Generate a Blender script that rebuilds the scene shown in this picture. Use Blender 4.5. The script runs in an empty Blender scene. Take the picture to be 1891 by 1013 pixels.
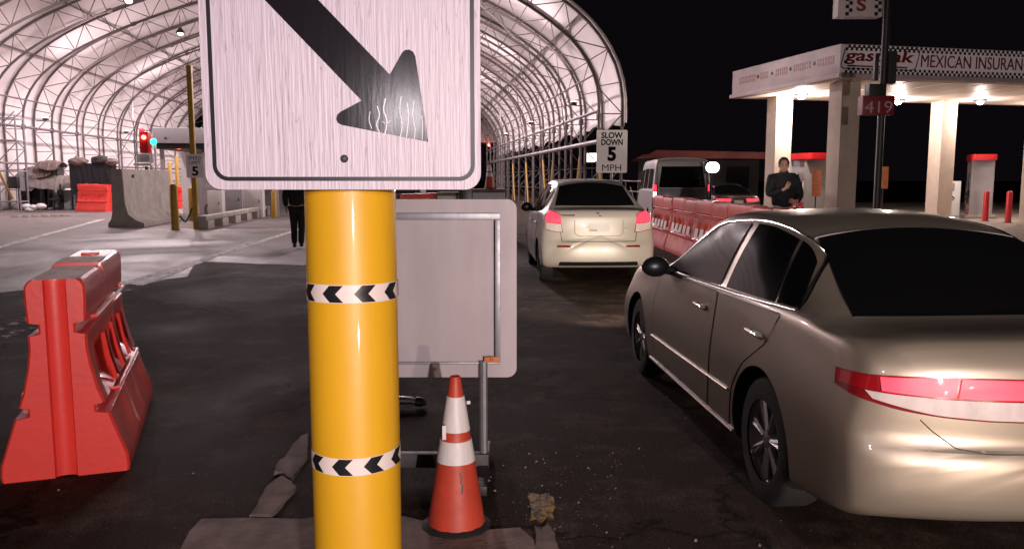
import bpy, bmesh, math, random
from mathutils import Vector, Matrix
from mathutils.bvhtree import BVHTree
random.seed(7)
SC = bpy.context.scene
COL = SC.collection
PI = math.pi
R = math.radians

# ------------------------------------------------------------------ camera
FPX, CX, CY, HZ, CH = 1500.0, 945.5, 506.5, 328.0, 1.6
PITCH = math.atan((CY - HZ) / FPX)
cam_data = bpy.data.cameras.new('camera')
cam = bpy.data.objects.new('camera', cam_data)
COL.objects.link(cam)
cam.location = (0, 0, CH)
cam.rotation_euler = (PI / 2 - PITCH, 0, 0)
cam_data.sensor_width = 36
cam_data.lens = 36 * FPX / 1891
cam_data.clip_end = 2000
cam_data.clip_start = 0.05
SC.camera = cam


def ray(px, py):
    dx, dy = (px - CX) / FPX, -(py - CY) / FPX
    c, s = math.cos(PITCH), math.sin(PITCH)
    return Vector((dx, dy * s + c, dy * c - s))


def G(px, py, z=0.0):
    """survey point on the ground (height z) seen at a photo position"""
    d = ray(px, py)
    t = (z - CH) / d.z
    return Vector((d.x * t, d.y * t, z))


def P(px, py, Y):
    d = ray(px, py)
    t = Y / d.y
    return Vector((d.x * t, Y, CH + d.z * t))


# ------------------------------------------------------------------ materials
def mat(name, col, rough=0.6, metal=0.0, var=0.0, vscale=3.0, bump=0.0, bscale=40.0,
        coat=0.0, emit=None, estr=0.0, stretch=None, spec=None, col2=None, trans=0.0):
    m = bpy.data.materials.new(name)
    m.use_nodes = True
    nt = m.node_tree
    b = nt.nodes['Principled BSDF']
    b.inputs['Roughness'].default_value = rough
    b.inputs['Metallic'].default_value = metal
    b.inputs['Coat Weight'].default_value = coat
    b.inputs['Coat Roughness'].default_value = 0.06
    if spec is not None:
        b.inputs['Specular IOR Level'].default_value = spec
    b.inputs['Base Color'].default_value = (*col, 1)
    if emit:
        b.inputs['Emission Color'].default_value = (*emit, 1)
        b.inputs['Emission Strength'].default_value = estr
    if var or bump:
        tc = nt.nodes.new('ShaderNodeTexCoord')
        mp = nt.nodes.new('ShaderNodeMapping')
        nt.links.new(tc.outputs['Object'], mp.inputs['Vector'])
        if stretch:
            mp.inputs['Scale'].default_value = stretch
        if var:
            n = nt.nodes.new('ShaderNodeTexNoise')
            n.inputs['Scale'].default_value = vscale
            n.inputs['Detail'].default_value = 7
            n.inputs['Roughness'].default_value = 0.65
            nt.links.new(mp.outputs['Vector'], n.inputs['Vector'])
            rp = nt.nodes.new('ShaderNodeValToRGB')
            rp.color_ramp.elements[0].position = 0.32
            rp.color_ramp.elements[1].position = 0.68
            c2 = col2 or tuple(max(0, c * (1 - var)) for c in col)
            rp.color_ramp.elements[0].color = (*c2, 1)
            rp.color_ramp.elements[1].color = (*col, 1)
            nt.links.new(n.outputs['Fac'], rp.inputs['Fac'])
            nt.links.new(rp.outputs['Color'], b.inputs['Base Color'])
            mr = nt.nodes.new('ShaderNodeMapRange')
            mr.inputs['To Min'].default_value = min(1, rough * 1.25)
            mr.inputs['To Max'].default_value = rough * 0.8
            nt.links.new(n.outputs['Fac'], mr.inputs['Value'])
            nt.links.new(mr.outputs['Result'], b.inputs['Roughness'])
        if bump:
            n2 = nt.nodes.new('ShaderNodeTexNoise')
            n2.inputs['Scale'].default_value = bscale
            n2.inputs['Detail'].default_value = 5
            nt.links.new(mp.outputs['Vector'], n2.inputs['Vector'])
            bp = nt.nodes.new('ShaderNodeBump')
            bp.inputs['Strength'].default_value = bump
            bp.inputs['Distance'].default_value = 0.02
            nt.links.new(n2.outputs['Fac'], bp.inputs['Height'])
            nt.links.new(bp.outputs['Normal'], b.inputs['Normal'])
    return m


def asphalt(name, a, b_, c, crack=0.5, rlo=0.45, rhi=0.9, bump=0.6, spec=0.3, stones=.05):
    m = bpy.data.materials.new(name)
    m.use_nodes = True
    nt = m.node_tree
    N, L = nt.nodes, nt.links
    bs = N['Principled BSDF']
    tc = N.new('ShaderNodeTexCoord')

    def noise(sc, det=6, ro=.6, dist=0.0):
        n = N.new('ShaderNodeTexNoise')
        n.inputs['Scale'].default_value = sc
        n.inputs['Detail'].default_value = det
        n.inputs['Roughness'].default_value = ro
        n.inputs['Distortion'].default_value = dist
        L.new(tc.outputs['Object'], n.inputs['Vector'])
        return n
    big = noise(.35, 5, .6, .8)
    mid = noise(2.2, 8, .7)
    fine = noise(70, 4, .75)
    r1 = N.new('ShaderNodeValToRGB')
    r1.color_ramp.elements[0].position = .38
    r1.color_ramp.elements[1].position = .62
    r1.color_ramp.elements[0].color = (*a, 1)
    r1.color_ramp.elements[1].color = (*b_, 1)
    L.new(big.outputs['Fac'], r1.inputs['Fac'])
    mx = N.new('ShaderNodeMix')
    mx.data_type = 'RGBA'
    r2 = N.new('ShaderNodeMapRange')
    r2.inputs['From Min'].default_value = .49
    r2.inputs['From Max'].default_value = .76
    r2.clamp = True
    L.new(mid.outputs['Fac'], r2.inputs['Value'])
    L.new(r2.outputs['Result'], mx.inputs['Factor'])
    L.new(r1.outputs['Color'], mx.inputs['A'])
    mx.inputs['B'].default_value = (*c, 1)
    # grit
    gr = N.new('ShaderNodeMapRange')
    gr.inputs['From Min'].default_value = .35
    gr.inputs['From Max'].default_value = .7
    gr.inputs['To Min'].default_value = .35
    gr.inputs['To Max'].default_value = 1.75
    L.new(fine.outputs['Fac'], gr.inputs['Value'])
    mg = N.new('ShaderNodeVectorMath')
    mg.operation = 'SCALE'
    L.new(mx.outputs['Result'], mg.inputs[0])
    L.new(gr.outputs['Result'], mg.inputs['Scale'])
    # pale stones showing in the wearing course
    st = noise(150, 2, .5)
    sr_ = N.new('ShaderNodeMapRange')
    sr_.inputs['From Min'].default_value = .64
    sr_.inputs['From Max'].default_value = .74
    sr_.inputs['To Max'].default_value = stones
    sr_.clamp = True
    L.new(st.outputs['Fac'], sr_.inputs['Value'])
    sa = N.new('ShaderNodeVectorMath')
    sa.operation = 'ADD'
    L.new(mg.outputs['Vector'], sa.inputs[0])
    L.new(sr_.outputs['Result'], sa.inputs[1])
    mg = sa
    # cracks
    vo = N.new('ShaderNodeTexVoronoi')
    vo.feature = 'DISTANCE_TO_EDGE'
    vo.inputs['Scale'].default_value = .45
    wv = N.new('ShaderNodeVectorMath')
    wv.operation = 'ADD'
    wn = noise(1.4, 6, .7)
    ws = N.new('ShaderNodeVectorMath')
    ws.operation = 'SCALE'
    ws.inputs['Scale'].default_value = 1.1
    L.new(wn.outputs['Color'], ws.inputs[0])
    L.new(tc.outputs['Object'], wv.inputs[0])
    L.new(ws.outputs['Vector'], wv.inputs[1])
    L.new(wv.outputs['Vector'], vo.inputs['Vector'])
    cr = N.new('ShaderNodeMapRange')
    cr.inputs['From Min'].default_value = 0
    cr.inputs['From Max'].default_value = .022
    cr.inputs['To Min'].default_value = 1 - crack
    cr.inputs['To Max'].default_value = 1
    cr.clamp = True
    L.new(vo.outputs['Distance'], cr.inputs['Value'])
    mc = N.new('ShaderNodeVectorMath')
    mc.operation = 'SCALE'
    L.new(mg.outputs['Vector'], mc.inputs[0])
    L.new(cr.outputs['Result'], mc.inputs['Scale'])
    L.new(mc.outputs['Vector'], bs.inputs['Base Color'])
    rr = N.new('ShaderNodeMapRange')
    rr.inputs['From Min'].default_value = .35
    rr.inputs['From Max'].default_value = .65
    rr.inputs['To Min'].default_value = rlo
    rr.inputs['To Max'].default_value = rhi
    L.new(big.outputs['Fac'], rr.inputs['Value'])
    L.new(rr.outputs['Result'], bs.inputs['Roughness'])
    bs.inputs['Specular IOR Level'].default_value = spec
    bp = N.new('ShaderNodeBump')
    bp.inputs['Strength'].default_value = bump
    bp.inputs['Distance'].default_value = .012
    ad = N.new('ShaderNodeMath')
    ad.operation = 'ADD'
    L.new(fine.outputs['Fac'], ad.inputs[0])
    L.new(mid.outputs['Fac'], ad.inputs[1])
    L.new(ad.outputs['Value'], bp.inputs['Height'])
    L.new(bp.outputs['Normal'], bs.inputs['Normal'])
    return m


def worn_paint(name, paint, base, wear=.5, scale=9, clear=False):
    m = mat(name, paint, .7)
    nt = m.node_tree
    N, L = nt.nodes, nt.links
    bs = N['Principled BSDF']
    tc = N.new('ShaderNodeTexCoord')
    n = N.new('ShaderNodeTexNoise')
    n.inputs['Scale'].default_value = scale
    n.inputs['Detail'].default_value = 9
    n.inputs['Roughness'].default_value = .75
    L.new(tc.outputs['Object'], n.inputs['Vector'])
    rp = N.new('ShaderNodeValToRGB')
    rp.color_ramp.elements[0].position = wear - .07
    rp.color_ramp.elements[1].position = wear + .07
    rp.color_ramp.elements[0].color = (*base, 1)
    rp.color_ramp.elements[1].color = (*paint, 1)
    L.new(n.outputs['Fac'], rp.inputs['Fac'])
    L.new(rp.outputs['Color'], bs.inputs['Base Color'])
    if clear:
        # worn-through places let the road below show
        bs.inputs['Base Color'].default_value = (*paint, 1)
        for l in list(bs.inputs['Base Color'].links): L.remove(l)
        rp.color_ramp.elements[0].color = (0, 0, 0, 1)
        rp.color_ramp.elements[1].color = (1, 1, 1, 1)
        tr = N.new('ShaderNodeBsdfTransparent')
        mx = N.new('ShaderNodeMixShader')
        L.new(rp.outputs['Color'], mx.inputs[0])
        L.new(tr.outputs[0], mx.inputs[1])
        L.new(bs.outputs[0], mx.inputs[2])
        L.new(mx.outputs[0], N['Material Output'].inputs['Surface'])
    return m


def glow(name, col, s):
    return mat(name, (.02, .02, .02), .5, emit=col, estr=s)


M = {}
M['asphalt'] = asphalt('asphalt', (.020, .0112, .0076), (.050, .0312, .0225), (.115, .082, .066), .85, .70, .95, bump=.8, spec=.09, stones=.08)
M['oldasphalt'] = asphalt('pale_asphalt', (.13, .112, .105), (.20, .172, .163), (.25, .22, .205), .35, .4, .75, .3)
M['concrete'] = mat('concrete', (.42, .38, .345), .8, var=.35, vscale=2.2, bump=.35, bscale=30)
M['dirtyconcrete'] = mat('dirty_concrete', (.29, .205, .175), .9, var=.55, vscale=6, bump=.3, bscale=45)
M['whiteline'] = worn_paint('worn_white_paint', (.66, .62, .62), (.13, .11, .105), .45, 6, True)
M['yellowworn'] = worn_paint('worn_yellow_paint', (.55, .32, .05), (.22, .16, .12), .5, 22)
M['yellow'] = mat('yellow_plastic', (.80, .41, .015), .42, var=.16, vscale=5.0, coat=.22, bump=.02, bscale=6, stretch=(1, 1, .35))
M['yellowpost'] = mat('yellow_post_paint', (.50, .29, .035), .5, var=.35, vscale=6)
M['black'] = mat('black_film', (.012, .011, .013), .35)
M['blacksign'] = mat('black_sign_film', (.011, .009, .012), .20, bump=.02, bscale=7, stretch=(7, 1, 1.2), spec=.20)
M['bandwhite'] = mat('band_white', (.80, .66, .60), .4)
M['galv'] = mat('galvanised_steel', (.30, .29, .31), .45, .6, var=.25, vscale=14)
M['alu'] = mat('aluminium_sheet', (.44, .37, .39), .45, .12, var=.18, vscale=1.6, stretch=(2.5, 1, .8))
M['orange'] = mat('orange_plastic', (.95, .060, .042), .38, var=.14, vscale=3.0, coat=.25, bump=.06, bscale=25)
M['orangedull'] = mat('faded_red_plastic', (.78, .125, .10), .5, var=.3, vscale=2.5, coat=.1)
M['orangetop'] = mat('scuffed_plastic_top', (.62, .30, .24), .65, var=.4, vscale=9, bump=.2)
M['conered'] = mat('cone_orange', (.60, .065, .032), .5, var=.3, vscale=9)
M['reflect'] = mat('reflective_white', (.82, .74, .72), .45, var=.16, vscale=16, stretch=(4, 4, .7))
M['rubber'] = mat('rubber', (.015, .014, .014), .75, var=.3, vscale=12)
M['tent_steel'] = mat('tent_steel', (.125, .10, .10), .5, .2, var=.2, vscale=2)
M['darkmetal'] = mat('dark_metal', (.035, .031, .03), .5, .4)
M['greymetal'] = mat('grey_panel', (.36, .34, .36), .5, .1, var=.15, vscale=2)
M['sheeting'] = mat('white_sheeting', (.86, .80, .80), .5, var=.05, vscale=4)
M['letter'] = mat('black_letters', (.004, .004, .004), .8, spec=.1)
M['white'] = mat('white_paint', (.72, .69, .68), .5, var=.12, vscale=4)
M['dull'] = mat('dark_wall', (.03, .024, .024), .8, var=.3, vscale=1)
M['glass'] = mat('dark_glass', (.006, .006, .007), .09, spec=.5)
M['kerbpaint'] = worn_paint('flaking_yellow_paint', (.50, .27, .03), (.055, .040, .033), .52, 26)
M['darkgalv'] = mat('dull_steel', (.085, .075, .075), .6, .2, var=.4, vscale=8)
M['glowpanel'] = mat('fascia_panel_added_glow', (.58, .47, .465), .55, var=.15, vscale=1.2, emit=(1, .80, .79), estr=.085)  # station panel colour plus an added glow
M['fadedline'] = worn_paint('faded_white_paint', (.42, .38, .37), (.1, .1, .1), .565, 7, True)
M['trim'] = mat('bright_trim', (.55, .50, .46), .3, .3)
M['chrome'] = mat('chrome', (.75, .73, .72), .15, 1.0)
M['beige'] = mat('beige_stucco', (.60, .50, .42), .85, var=.14, vscale=3, bump=.2, bscale=60)
M['stationwhite'] = mat('station_panel', (.58, .47, .465), .55, var=.18, vscale=1.2)
M['soffit'] = mat('soffit_panel', (.62, .52, .44), .5, var=.06, vscale=2)
M['redboard'] = mat('dim_red_board', (.20, .008, .018), .5, var=.2, vscale=4)
M['palered2'] = mat('pale_digits', (.50, .33, .34), .6, var=.4, vscale=12)
M['red'] = mat('red_paint', (.55, .015, .02), .4, var=.15, vscale=4)
M['darkred'] = mat('dark_red_letters', (.20, .014, .022), .5)
M['palered'] = mat('faded_red_letters', (.40, .22, .21), .6)
M['skin'] = mat('skin', (.45, .25, .18), .55)
M['navy'] = mat('dark_cloth', (.010, .010, .014), .9, var=.3, vscale=14, bump=.2)
M['trouser'] = mat('dark_trousers', (.018, .015, .016), .9, var=.3, vscale=14, bump=.2)
M['hair'] = mat('dark_hair', (.012, .009, .008), .6, bump=.5, bscale=60)
M['shoe'] = mat('black_leather', (.012, .012, .012), .4)
M['tarp'] = mat('brown_tarp', (.20, .145, .125), .75, var=.4, vscale=2.5, bump=.3, bscale=6)
M['greytarp'] = mat('grey_tarp', (.30, .26, .24), .75, var=.35, vscale=2.5, bump=.3, bscale=6)
M['tyre'] = mat('tyre', (.014, .013, .013), .8, bump=.3, bscale=60)
M['rim'] = mat('alloy_rim', (.42, .40, .38), .35, .8, var=.2, vscale=15)
M['amber'] = mat('orange_board', (.62, .20, .06), .6, var=.3, vscale=6)


def streaked_sign():
    m = mat('aged_white_sheeting', (.80, .73, .755), .42, bump=.22, bscale=30, stretch=(5, 1, .22))
    nt = m.node_tree
    N, L = nt.nodes, nt.links
    bs = N['Principled BSDF']
    tc = N.new('ShaderNodeTexCoord')
    mp = N.new('ShaderNodeMapping')
    mp.inputs['Scale'].default_value = (20, 1, 2.6)
    L.new(tc.outputs['Object'], mp.inputs['Vector'])
    n = N.new('ShaderNodeTexNoise')
    n.inputs['Scale'].default_value = 2.6
    n.inputs['Detail'].default_value = 8
    n.inputs['Roughness'].default_value = .7
    n.inputs['Distortion'].default_value = .6
    L.new(mp.outputs['Vector'], n.inputs['Vector'])
    rp = N.new('ShaderNodeValToRGB')
    e = rp.color_ramp.elements
    e[0].position = .36
    e[0].color = (.545, .445, .49, 1)
    e[1].position = .50
    e[1].color = (.575, .475, .52, 1)
    L.new(n.outputs['Fac'], rp.inputs['Fac'])
    # thin dark vertical checks
    mp2 = N.new('ShaderNodeMapping')
    mp2.inputs['Scale'].default_value = (16, 1, .9)
    L.new(tc.outputs['Object'], mp2.inputs['Vector'])
    n2 = N.new('ShaderNodeTexNoise')
    n2.inputs['Scale'].default_value = 3
    n2.inputs['Detail'].default_value = 4
    n2.inputs['Distortion'].default_value = .3
    L.new(mp2.outputs['Vector'], n2.inputs['Vector'])
    sb = N.new('ShaderNodeMath')
    sb.operation = 'SUBTRACT'
    sb.inputs[1].default_value = .5
    L.new(n2.outputs['Fac'], sb.inputs[0])
    ab = N.new('ShaderNodeMath')
    ab.operation = 'ABSOLUTE'
    L.new(sb.outputs[0], ab.inputs[0])
    mr = N.new('ShaderNodeMapRange')
    mr.inputs['From Min'].default_value = .0
    mr.inputs['From Max'].default_value = .014
    mr.inputs['To Min'].default_value = .70
    mr.inputs['To Max'].default_value = 1
    mr.clamp = True
    L.new(ab.outputs[0], mr.inputs['Value'])
    sc = N.new('ShaderNodeVectorMath')
    sc.operation = 'SCALE'
    L.new(rp.outputs['Color'], sc.inputs[0])
    L.new(mr.outputs['Result'], sc.inputs['Scale'])
    L.new(sc.outputs['Vector'], bs.inputs['Base Color'])
    return m


M['sign'] = streaked_sign()


def fabric_mat():
    m = bpy.data.materials.new('tent_fabric')
    m.use_nodes = True
    nt = m.node_tree
    N, L = nt.nodes, nt.links
    out = N['Material Output']
    bs = N['Principled BSDF']
    bs.inputs['Roughness'].default_value = .7
    tc = N.new('ShaderNodeTexCoord')
    n = N.new('ShaderNodeTexNoise')
    n.inputs['Scale'].default_value = .35
    n.inputs['Detail'].default_value = 6
    L.new(tc.outputs['Object'], n.inputs['Vector'])
    rp = N.new('ShaderNodeValToRGB')
    rp.color_ramp.elements[0].position = .3
    rp.color_ramp.elements[1].position = .7
    rp.color_ramp.elements[0].color = (.66, .60, .60, 1)
    rp.color_ramp.elements[1].color = (.80, .745, .74, 1)
    L.new(n.outputs['Fac'], rp.inputs['Fac'])
    L.new(rp.outputs['Color'], bs.inputs['Base Color'])
    tr = N.new('ShaderNodeBsdfTranslucent')
    tr.inputs['Color'].default_value = (.7, .64, .64, 1)
    mx = N.new('ShaderNodeMixShader')
    mx.inputs[0].default_value = .12
    L.new(bs.outputs[0], mx.inputs[1])
    L.new(tr.outputs[0], mx.inputs[2])
    L.new(mx.outputs[0], out.inputs['Surface'])
    return m


M['fabric'] = fabric_mat()


# ------------------------------------------------------------------ scene graph helpers
def tag(o, label=None, cat=None, group=None, kind=None):
    if label: o['label'] = label
    if cat: o['category'] = cat
    if group: o['group'] = group
    if kind: o['kind'] = kind
    return o


def thing(name, loc, rz=0.0, label=None, cat=None, group=None):
    o = bpy.data.objects.new(name, None)
    COL.objects.link(o)
    o.empty_display_size = .2
    o.location = loc
    o.rotation_euler = (0, 0, rz)
    return tag(o, label, cat, group)


def kids(o):
    return [c for c in COL.objects if c.parent == o]


def copy_tree(o, parent=None):
    c = o.copy()
    COL.objects.link(c)
    if parent: c.parent = parent
    for ch in kids(o):
        copy_tree(ch, c)
    return c


def smooth(me, ang=35):
    for p in me.polygons:
        p.use_smooth = True
    try:
        me.set_sharp_from_angle(angle=R(ang))
    except Exception:
        pass


class MB:
    """collects shapes into one bmesh"""
    def __init__(self):
        self.bm = bmesh.new()
        self.mi = 0

    def _tag(self, faces):
        for f in faces:
            f.material_index = self.mi

    def box(self, lo, hi, bev=0.0, M4=None, taper=None, seg=2):
        bm2 = bmesh.new()
        bmesh.ops.create_cube(bm2, size=1)
        for v in bm2.verts:
            t = Vector((v.co.x + .5, v.co.y + .5, v.co.z + .5))
            x = lo[0] + (hi[0] - lo[0]) * t.x
            y = lo[1] + (hi[1] - lo[1]) * t.y
            if taper and t.z > .5:
                cx, cy = (lo[0] + hi[0]) / 2, (lo[1] + hi[1]) / 2
                x, y = cx + (x - cx) * taper[0], cy + (y - cy) * taper[1]
            v.co = (x, y, lo[2] + (hi[2] - lo[2]) * t.z)
        if bev:
            bmesh.ops.bevel(bm2, geom=list(bm2.edges), offset=bev, segments=seg, affect='EDGES', profile=.6)
        self.join(bm2, M4)
        return self

    def join(self, bm2, M4=None):
        if M4 is not None:
            bmesh.ops.transform(bm2, matrix=M4, verts=bm2.verts)
        mp = {v: self.bm.verts.new(v.co) for v in bm2.verts}
        for f in bm2.faces:
            try:
                nf = self.bm.faces.new([mp[v] for v in f.verts])
                nf.material_index = self.mi if not f.material_index else f.material_index
                nf.smooth = f.smooth
            except ValueError:
                pass
        bm2.free()

    def tube(self, pts, r, n=8, caps=True, radii=None, flat=None):
        pts = [Vector(p) for p in pts]
        rings = []
        up0 = None
        for i, p in enumerate(pts):
            a = pts[max(i - 1, 0)]
            b = pts[min(i + 1, len(pts) - 1)]
            d = (b - a).normalized()
            if up0 is None:
                up0 = Vector((0, 0, 1)) if abs(d.z) < .9 else Vector((1, 0, 0))
            x = up0.cross(d)
            if x.length < 1e-5:
                x = Vector((1, 0, 0)).cross(d)
            x.normalize()
            y = d.cross(x)
            up0 = y
            rr = radii[i] if radii else r
            rings.append([self.bm.verts.new(p + x * (math.cos(2 * PI * k / n) * rr) +
                                            y * (math.sin(2 * PI * k / n) * rr * (flat or 1))) for k in range(n)])
        fs = []
        for a, b in zip(rings, rings[1:]):
            for k in range(n):
                fs.append(self.bm.faces.new((a[k], a[(k + 1) % n], b[(k + 1) % n], b[k])))
        if caps:
            fs.append(self.bm.faces.new(rings[0][::-1]))
            fs.append(self.bm.faces.new(rings[-1]))
        self._tag(fs)
        return self

    def lathe(self, prof, n=32, center=(0, 0, 0), axis='z', close=False):
        c = Vector(center)
        rings = []
        for r, h in prof:
            ring = []
            for k in range(n):
                a = 2 * PI * k / n
                if axis == 'z':
                    v = Vector((r * math.cos(a), r * math.sin(a), h))
                elif axis == 'x':
                    v = Vector((h, r * math.cos(a), r * math.sin(a)))
                else:
                    v = Vector((r * math.cos(a), h, -r * math.sin(a)))
                ring.append(self.bm.verts.new(c + v))
            rings.append(ring)
        fs = []
        for a, b in zip(rings, rings[1:]):
            for k in range(n):
                fs.append(self.bm.faces.new((a[k], a[(k + 1) % n], b[(k + 1) % n], b[k])))
        if close:
            fs.append(self.bm.faces.new(rings[0][::-1]))
            fs.append(self.bm.faces.new(rings[-1]))
        self._tag(fs)
        return self

    def prism(self, poly, d0, d1, plane='xz', bev=0.0, M4=None):
        """extrude a 2-D outline; plane 'xz' (depth along y), 'xy' (along z) or 'yz' (along x)"""
        bm2 = bmesh.new()

        def pt(p, d):
            return {'xz': (p[0], d, p[1]), 'xy': (p[0], p[1], d), 'yz': (d, p[0], p[1])}[plane]
        a = [bm2.verts.new(pt(p, d0)) for p in poly]
        b = [bm2.verts.new(pt(p, d1)) for p in poly]
        n = len(poly)
        bm2.faces.new(a)
        bm2.faces.new(b[::-1])
        for i in range(n):
            bm2.faces.new((a[i], b[i], b[(i + 1) % n], a[(i + 1) % n]))
        bmesh.ops.recalc_face_normals(bm2, faces=bm2.faces)
        if bev:
            bmesh.ops.bevel(bm2, geom=list(bm2.edges), offset=bev, segments=2, affect='EDGES')
        self.join(bm2, M4)
        return self

    def ball(self, c, r, scale=(1, 1, 1), n=16):
        bm2 = bmesh.new()
        bmesh.ops.create_uvsphere(bm2, u_segments=n, v_segments=max(6, n // 2), radius=r)
        M4 = Matrix.Translation(Vector(c)) @ Matrix.Diagonal((*scale, 1))
        self.join(bm2, M4)
        return self

    def grid(self, rows):
        vs = [[self.bm.verts.new(p) for p in r] for r in rows]
        fs = []
        for a, b in zip(vs, vs[1:]):
            for k in range(len(a) - 1):
                fs.append(self.bm.faces.new((a[k], a[k + 1], b[k + 1], b[k])))
        self._tag(fs)
        return vs

    def quad(self, *p):
        f = self.bm.faces.new([self.bm.verts.new(q) for q in p])
        self._tag([f])
        return self

    def build(self, name, mats, parent=None, ang=35, recalc=True):
        if recalc:
            bmesh.ops.recalc_face_normals(self.bm, faces=self.bm.faces)
        me = bpy.data.meshes.new(name)
        self.bm.to_mesh(me)
        self.bm.free()
        return link(name, me, mats, parent, ang)


def link(name, me, mats, parent=None, ang=35):
    if not isinstance(mats, (list, tuple)):
        mats = [mats]
    keep = [p.material_index for p in me.polygons]
    me.materials.clear()
    for m in mats:
        me.materials.append(M[m] if isinstance(m, str) else m)
    for p, k in zip(me.polygons, keep):
        p.material_index = min(k, len(mats) - 1)
    smooth(me, ang)
    o = bpy.data.objects.new(name, me)
    COL.objects.link(o)
    if parent: o.parent = parent
    return o


def rounded(w, h, r, n=6, cx=0, cy=0):
    pts = []
    for (sx, sy, a0) in ((1, 1, 0), (-1, 1, 90), (-1, -1, 180), (1, -1, 270)):
        for k in range(n + 1):
            a = R(a0 + 90 * k / n)
            pts.append((cx + sx * (w / 2 - r) + r * math.cos(a), cy + sy * (h / 2 - r) + r * math.sin(a)))
    return pts


def text(body, w, h, material, parent, M4, name='lettering', depth=.002, bold=0.0, shear=0.0):
    cu = bpy.data.curves.new('t', 'FONT')
    cu.body = body
    cu.align_x = 'CENTER'
    cu.size = 1
    cu.offset = bold
    cu.extrude = .01
    cu.resolution_u = 4
    cu.space_line = .85
    ob = bpy.data.objects.new('t', cu)
    COL.objects.link(ob)
    dg = bpy.context.evaluated_depsgraph_get()
    me = bpy.data.meshes.new_from_object(ob.evaluated_get(dg))
    bpy.data.objects.remove(ob)
    xs = [v.co.x for v in me.vertices]
    ys = [v.co.y for v in me.vertices]
    x0, x1, y0, y1 = min(xs), max(xs), min(ys), max(ys)
    for v in me.vertices:
        x = ((v.co.x - x0) / (x1 - x0) - .5) * w
        y = ((v.co.y - y0) / (y1 - y0) - .5) * h
        v.co = M4 @ Vector((x + shear * y, y, v.co.z / .01 * depth))
    o = link(name, me, material, parent)
    return o


def front(x, y, z, rz=0):
    """frame for writing on a face that looks towards -y"""
    return Matrix.Translation((x, y, z)) @ Matrix.Rotation(rz, 4, 'Z') @ Matrix.Rotation(PI / 2, 4, 'X')


def lamp(name, kind, loc, power, col=(1, 1, 1), size=.1, target=None, spot=None, blend=.3, parent=None):
    d = bpy.data.lights.new(name, kind)
    d.energy = power
    d.color = col
    if kind in ('POINT', 'SPOT'):
        d.shadow_soft_size = size
    if kind == 'SPOT':
        d.spot_size = R(spot)
        d.spot_blend = blend
    if kind == 'AREA':
        d.size = size
    o = bpy.data.objects.new(name, d)
    COL.objects.link(o)
    o.location = loc
    if target is not None:
        o.rotation_euler = (Vector(target) - Vector(loc)).to_track_quat('-Z', 'Y').to_euler()
    if parent: o.parent = parent
    return o


def sheet(name, pts, z, material, kind='structure', thick=0.0):
    mb = MB()
    if thick:
        mb.prism([(p[0], p[1]) for p in pts], z, z + thick, 'xy')
    else:
        from mathutils.geometry import tessellate_polygon
        vv = [mb.bm.verts.new((p[0], p[1], z)) for p in pts]
        for tri in tessellate_polygon([[Vector((p[0], p[1], 0)) for p in pts]]):
            try:
                f = mb.bm.faces.new([vv[i] for i in tri])
                f.normal_update()
                if f.normal.z < 0: f.normal_flip()
            except ValueError:
                pass
    o = mb.build(name, material, recalc=bool(thick))
    return tag(o, kind=kind)
def catmull(pts, k):
    out = []
    n = len(pts)
    for i in range(n - 1):
        p0, p1, p2, p3 = pts[max(i - 1, 0)], pts[i], pts[i + 1], pts[min(i + 2, n - 1)]
        for j in range(k):
            t = j / k
            out.append(tuple(.5 * (2 * p1[q] + (p2[q] - p0[q]) * t + (2 * p0[q] - 5 * p1[q] + 4 * p2[q] - p3[q]) * t * t +
                                   (3 * p1[q] - p0[q] - 3 * p2[q] + p3[q]) * t ** 3) for q in range(len(p1))))
    out.append(tuple(pts[-1]))
    return out


# ------------------------------------------------------------------ ground
TA = R(7.0)                                     # the shed and the lanes run a little to the left
g = MB()
n = 60
g.grid([[(-220 + 440 * i / n, -60 + 440 * j / n, 0) for i in range(n + 1)] for j in range(n + 1)])
tag(g.build('ground', 'asphalt'), kind='structure')


def TW(l, s, z=0.0):
    c, sn = math.cos(TA), math.sin(TA)
    return Vector((l * c - s * sn, l * sn + s * c, z))


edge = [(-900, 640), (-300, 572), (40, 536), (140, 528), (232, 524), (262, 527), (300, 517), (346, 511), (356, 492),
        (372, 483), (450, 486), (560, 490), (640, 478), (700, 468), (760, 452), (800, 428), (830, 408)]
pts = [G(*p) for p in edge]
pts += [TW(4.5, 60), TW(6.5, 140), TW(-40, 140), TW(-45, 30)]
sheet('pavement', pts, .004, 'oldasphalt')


def strip(name, a, b, w0, w1, z, m, jag=0.0, n=14):
    a, b = G(*a), G(*b)
    d = (b - a).normalized()
    nn = Vector((-d.y, d.x, 0))
    lf, rt = [], []
    for i in range(n + 1):
        t = i / n
        p = a.lerp(b, t)
        w = w0 + (w1 - w0) * t
        lf.append(p + nn * (w / 2 + random.uniform(-jag, jag)))
        rt.append(p - nn * (w / 2 + random.uniform(-jag, jag)))
    mb = MB()
    mb.grid([[Vector((p.x, p.y, z)) for p in lf], [Vector((p.x, p.y, z)) for p in rt]])
    return tag(mb.build(name, m), kind='structure')


strip('lane_line', (222, 527), (555, 423), .20, .20, .008, 'whiteline', .015, 30)
strip('lane_line', (-160, 665), (212, 530), .17, .17, .008, 'fadedline', .02, 30)
strip('lane_line', (258, 528), (462, 447), .15, .15, .012, 'whiteline', .02, 24)
strip('lane_line', (-160, 690), (240, 534), .13, .13, .012, 'fadedline', .02, 30)
strip('lane_line', (-60, 472), (190, 405), .22, .22, .008, 'whiteline', .02, 20)
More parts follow.
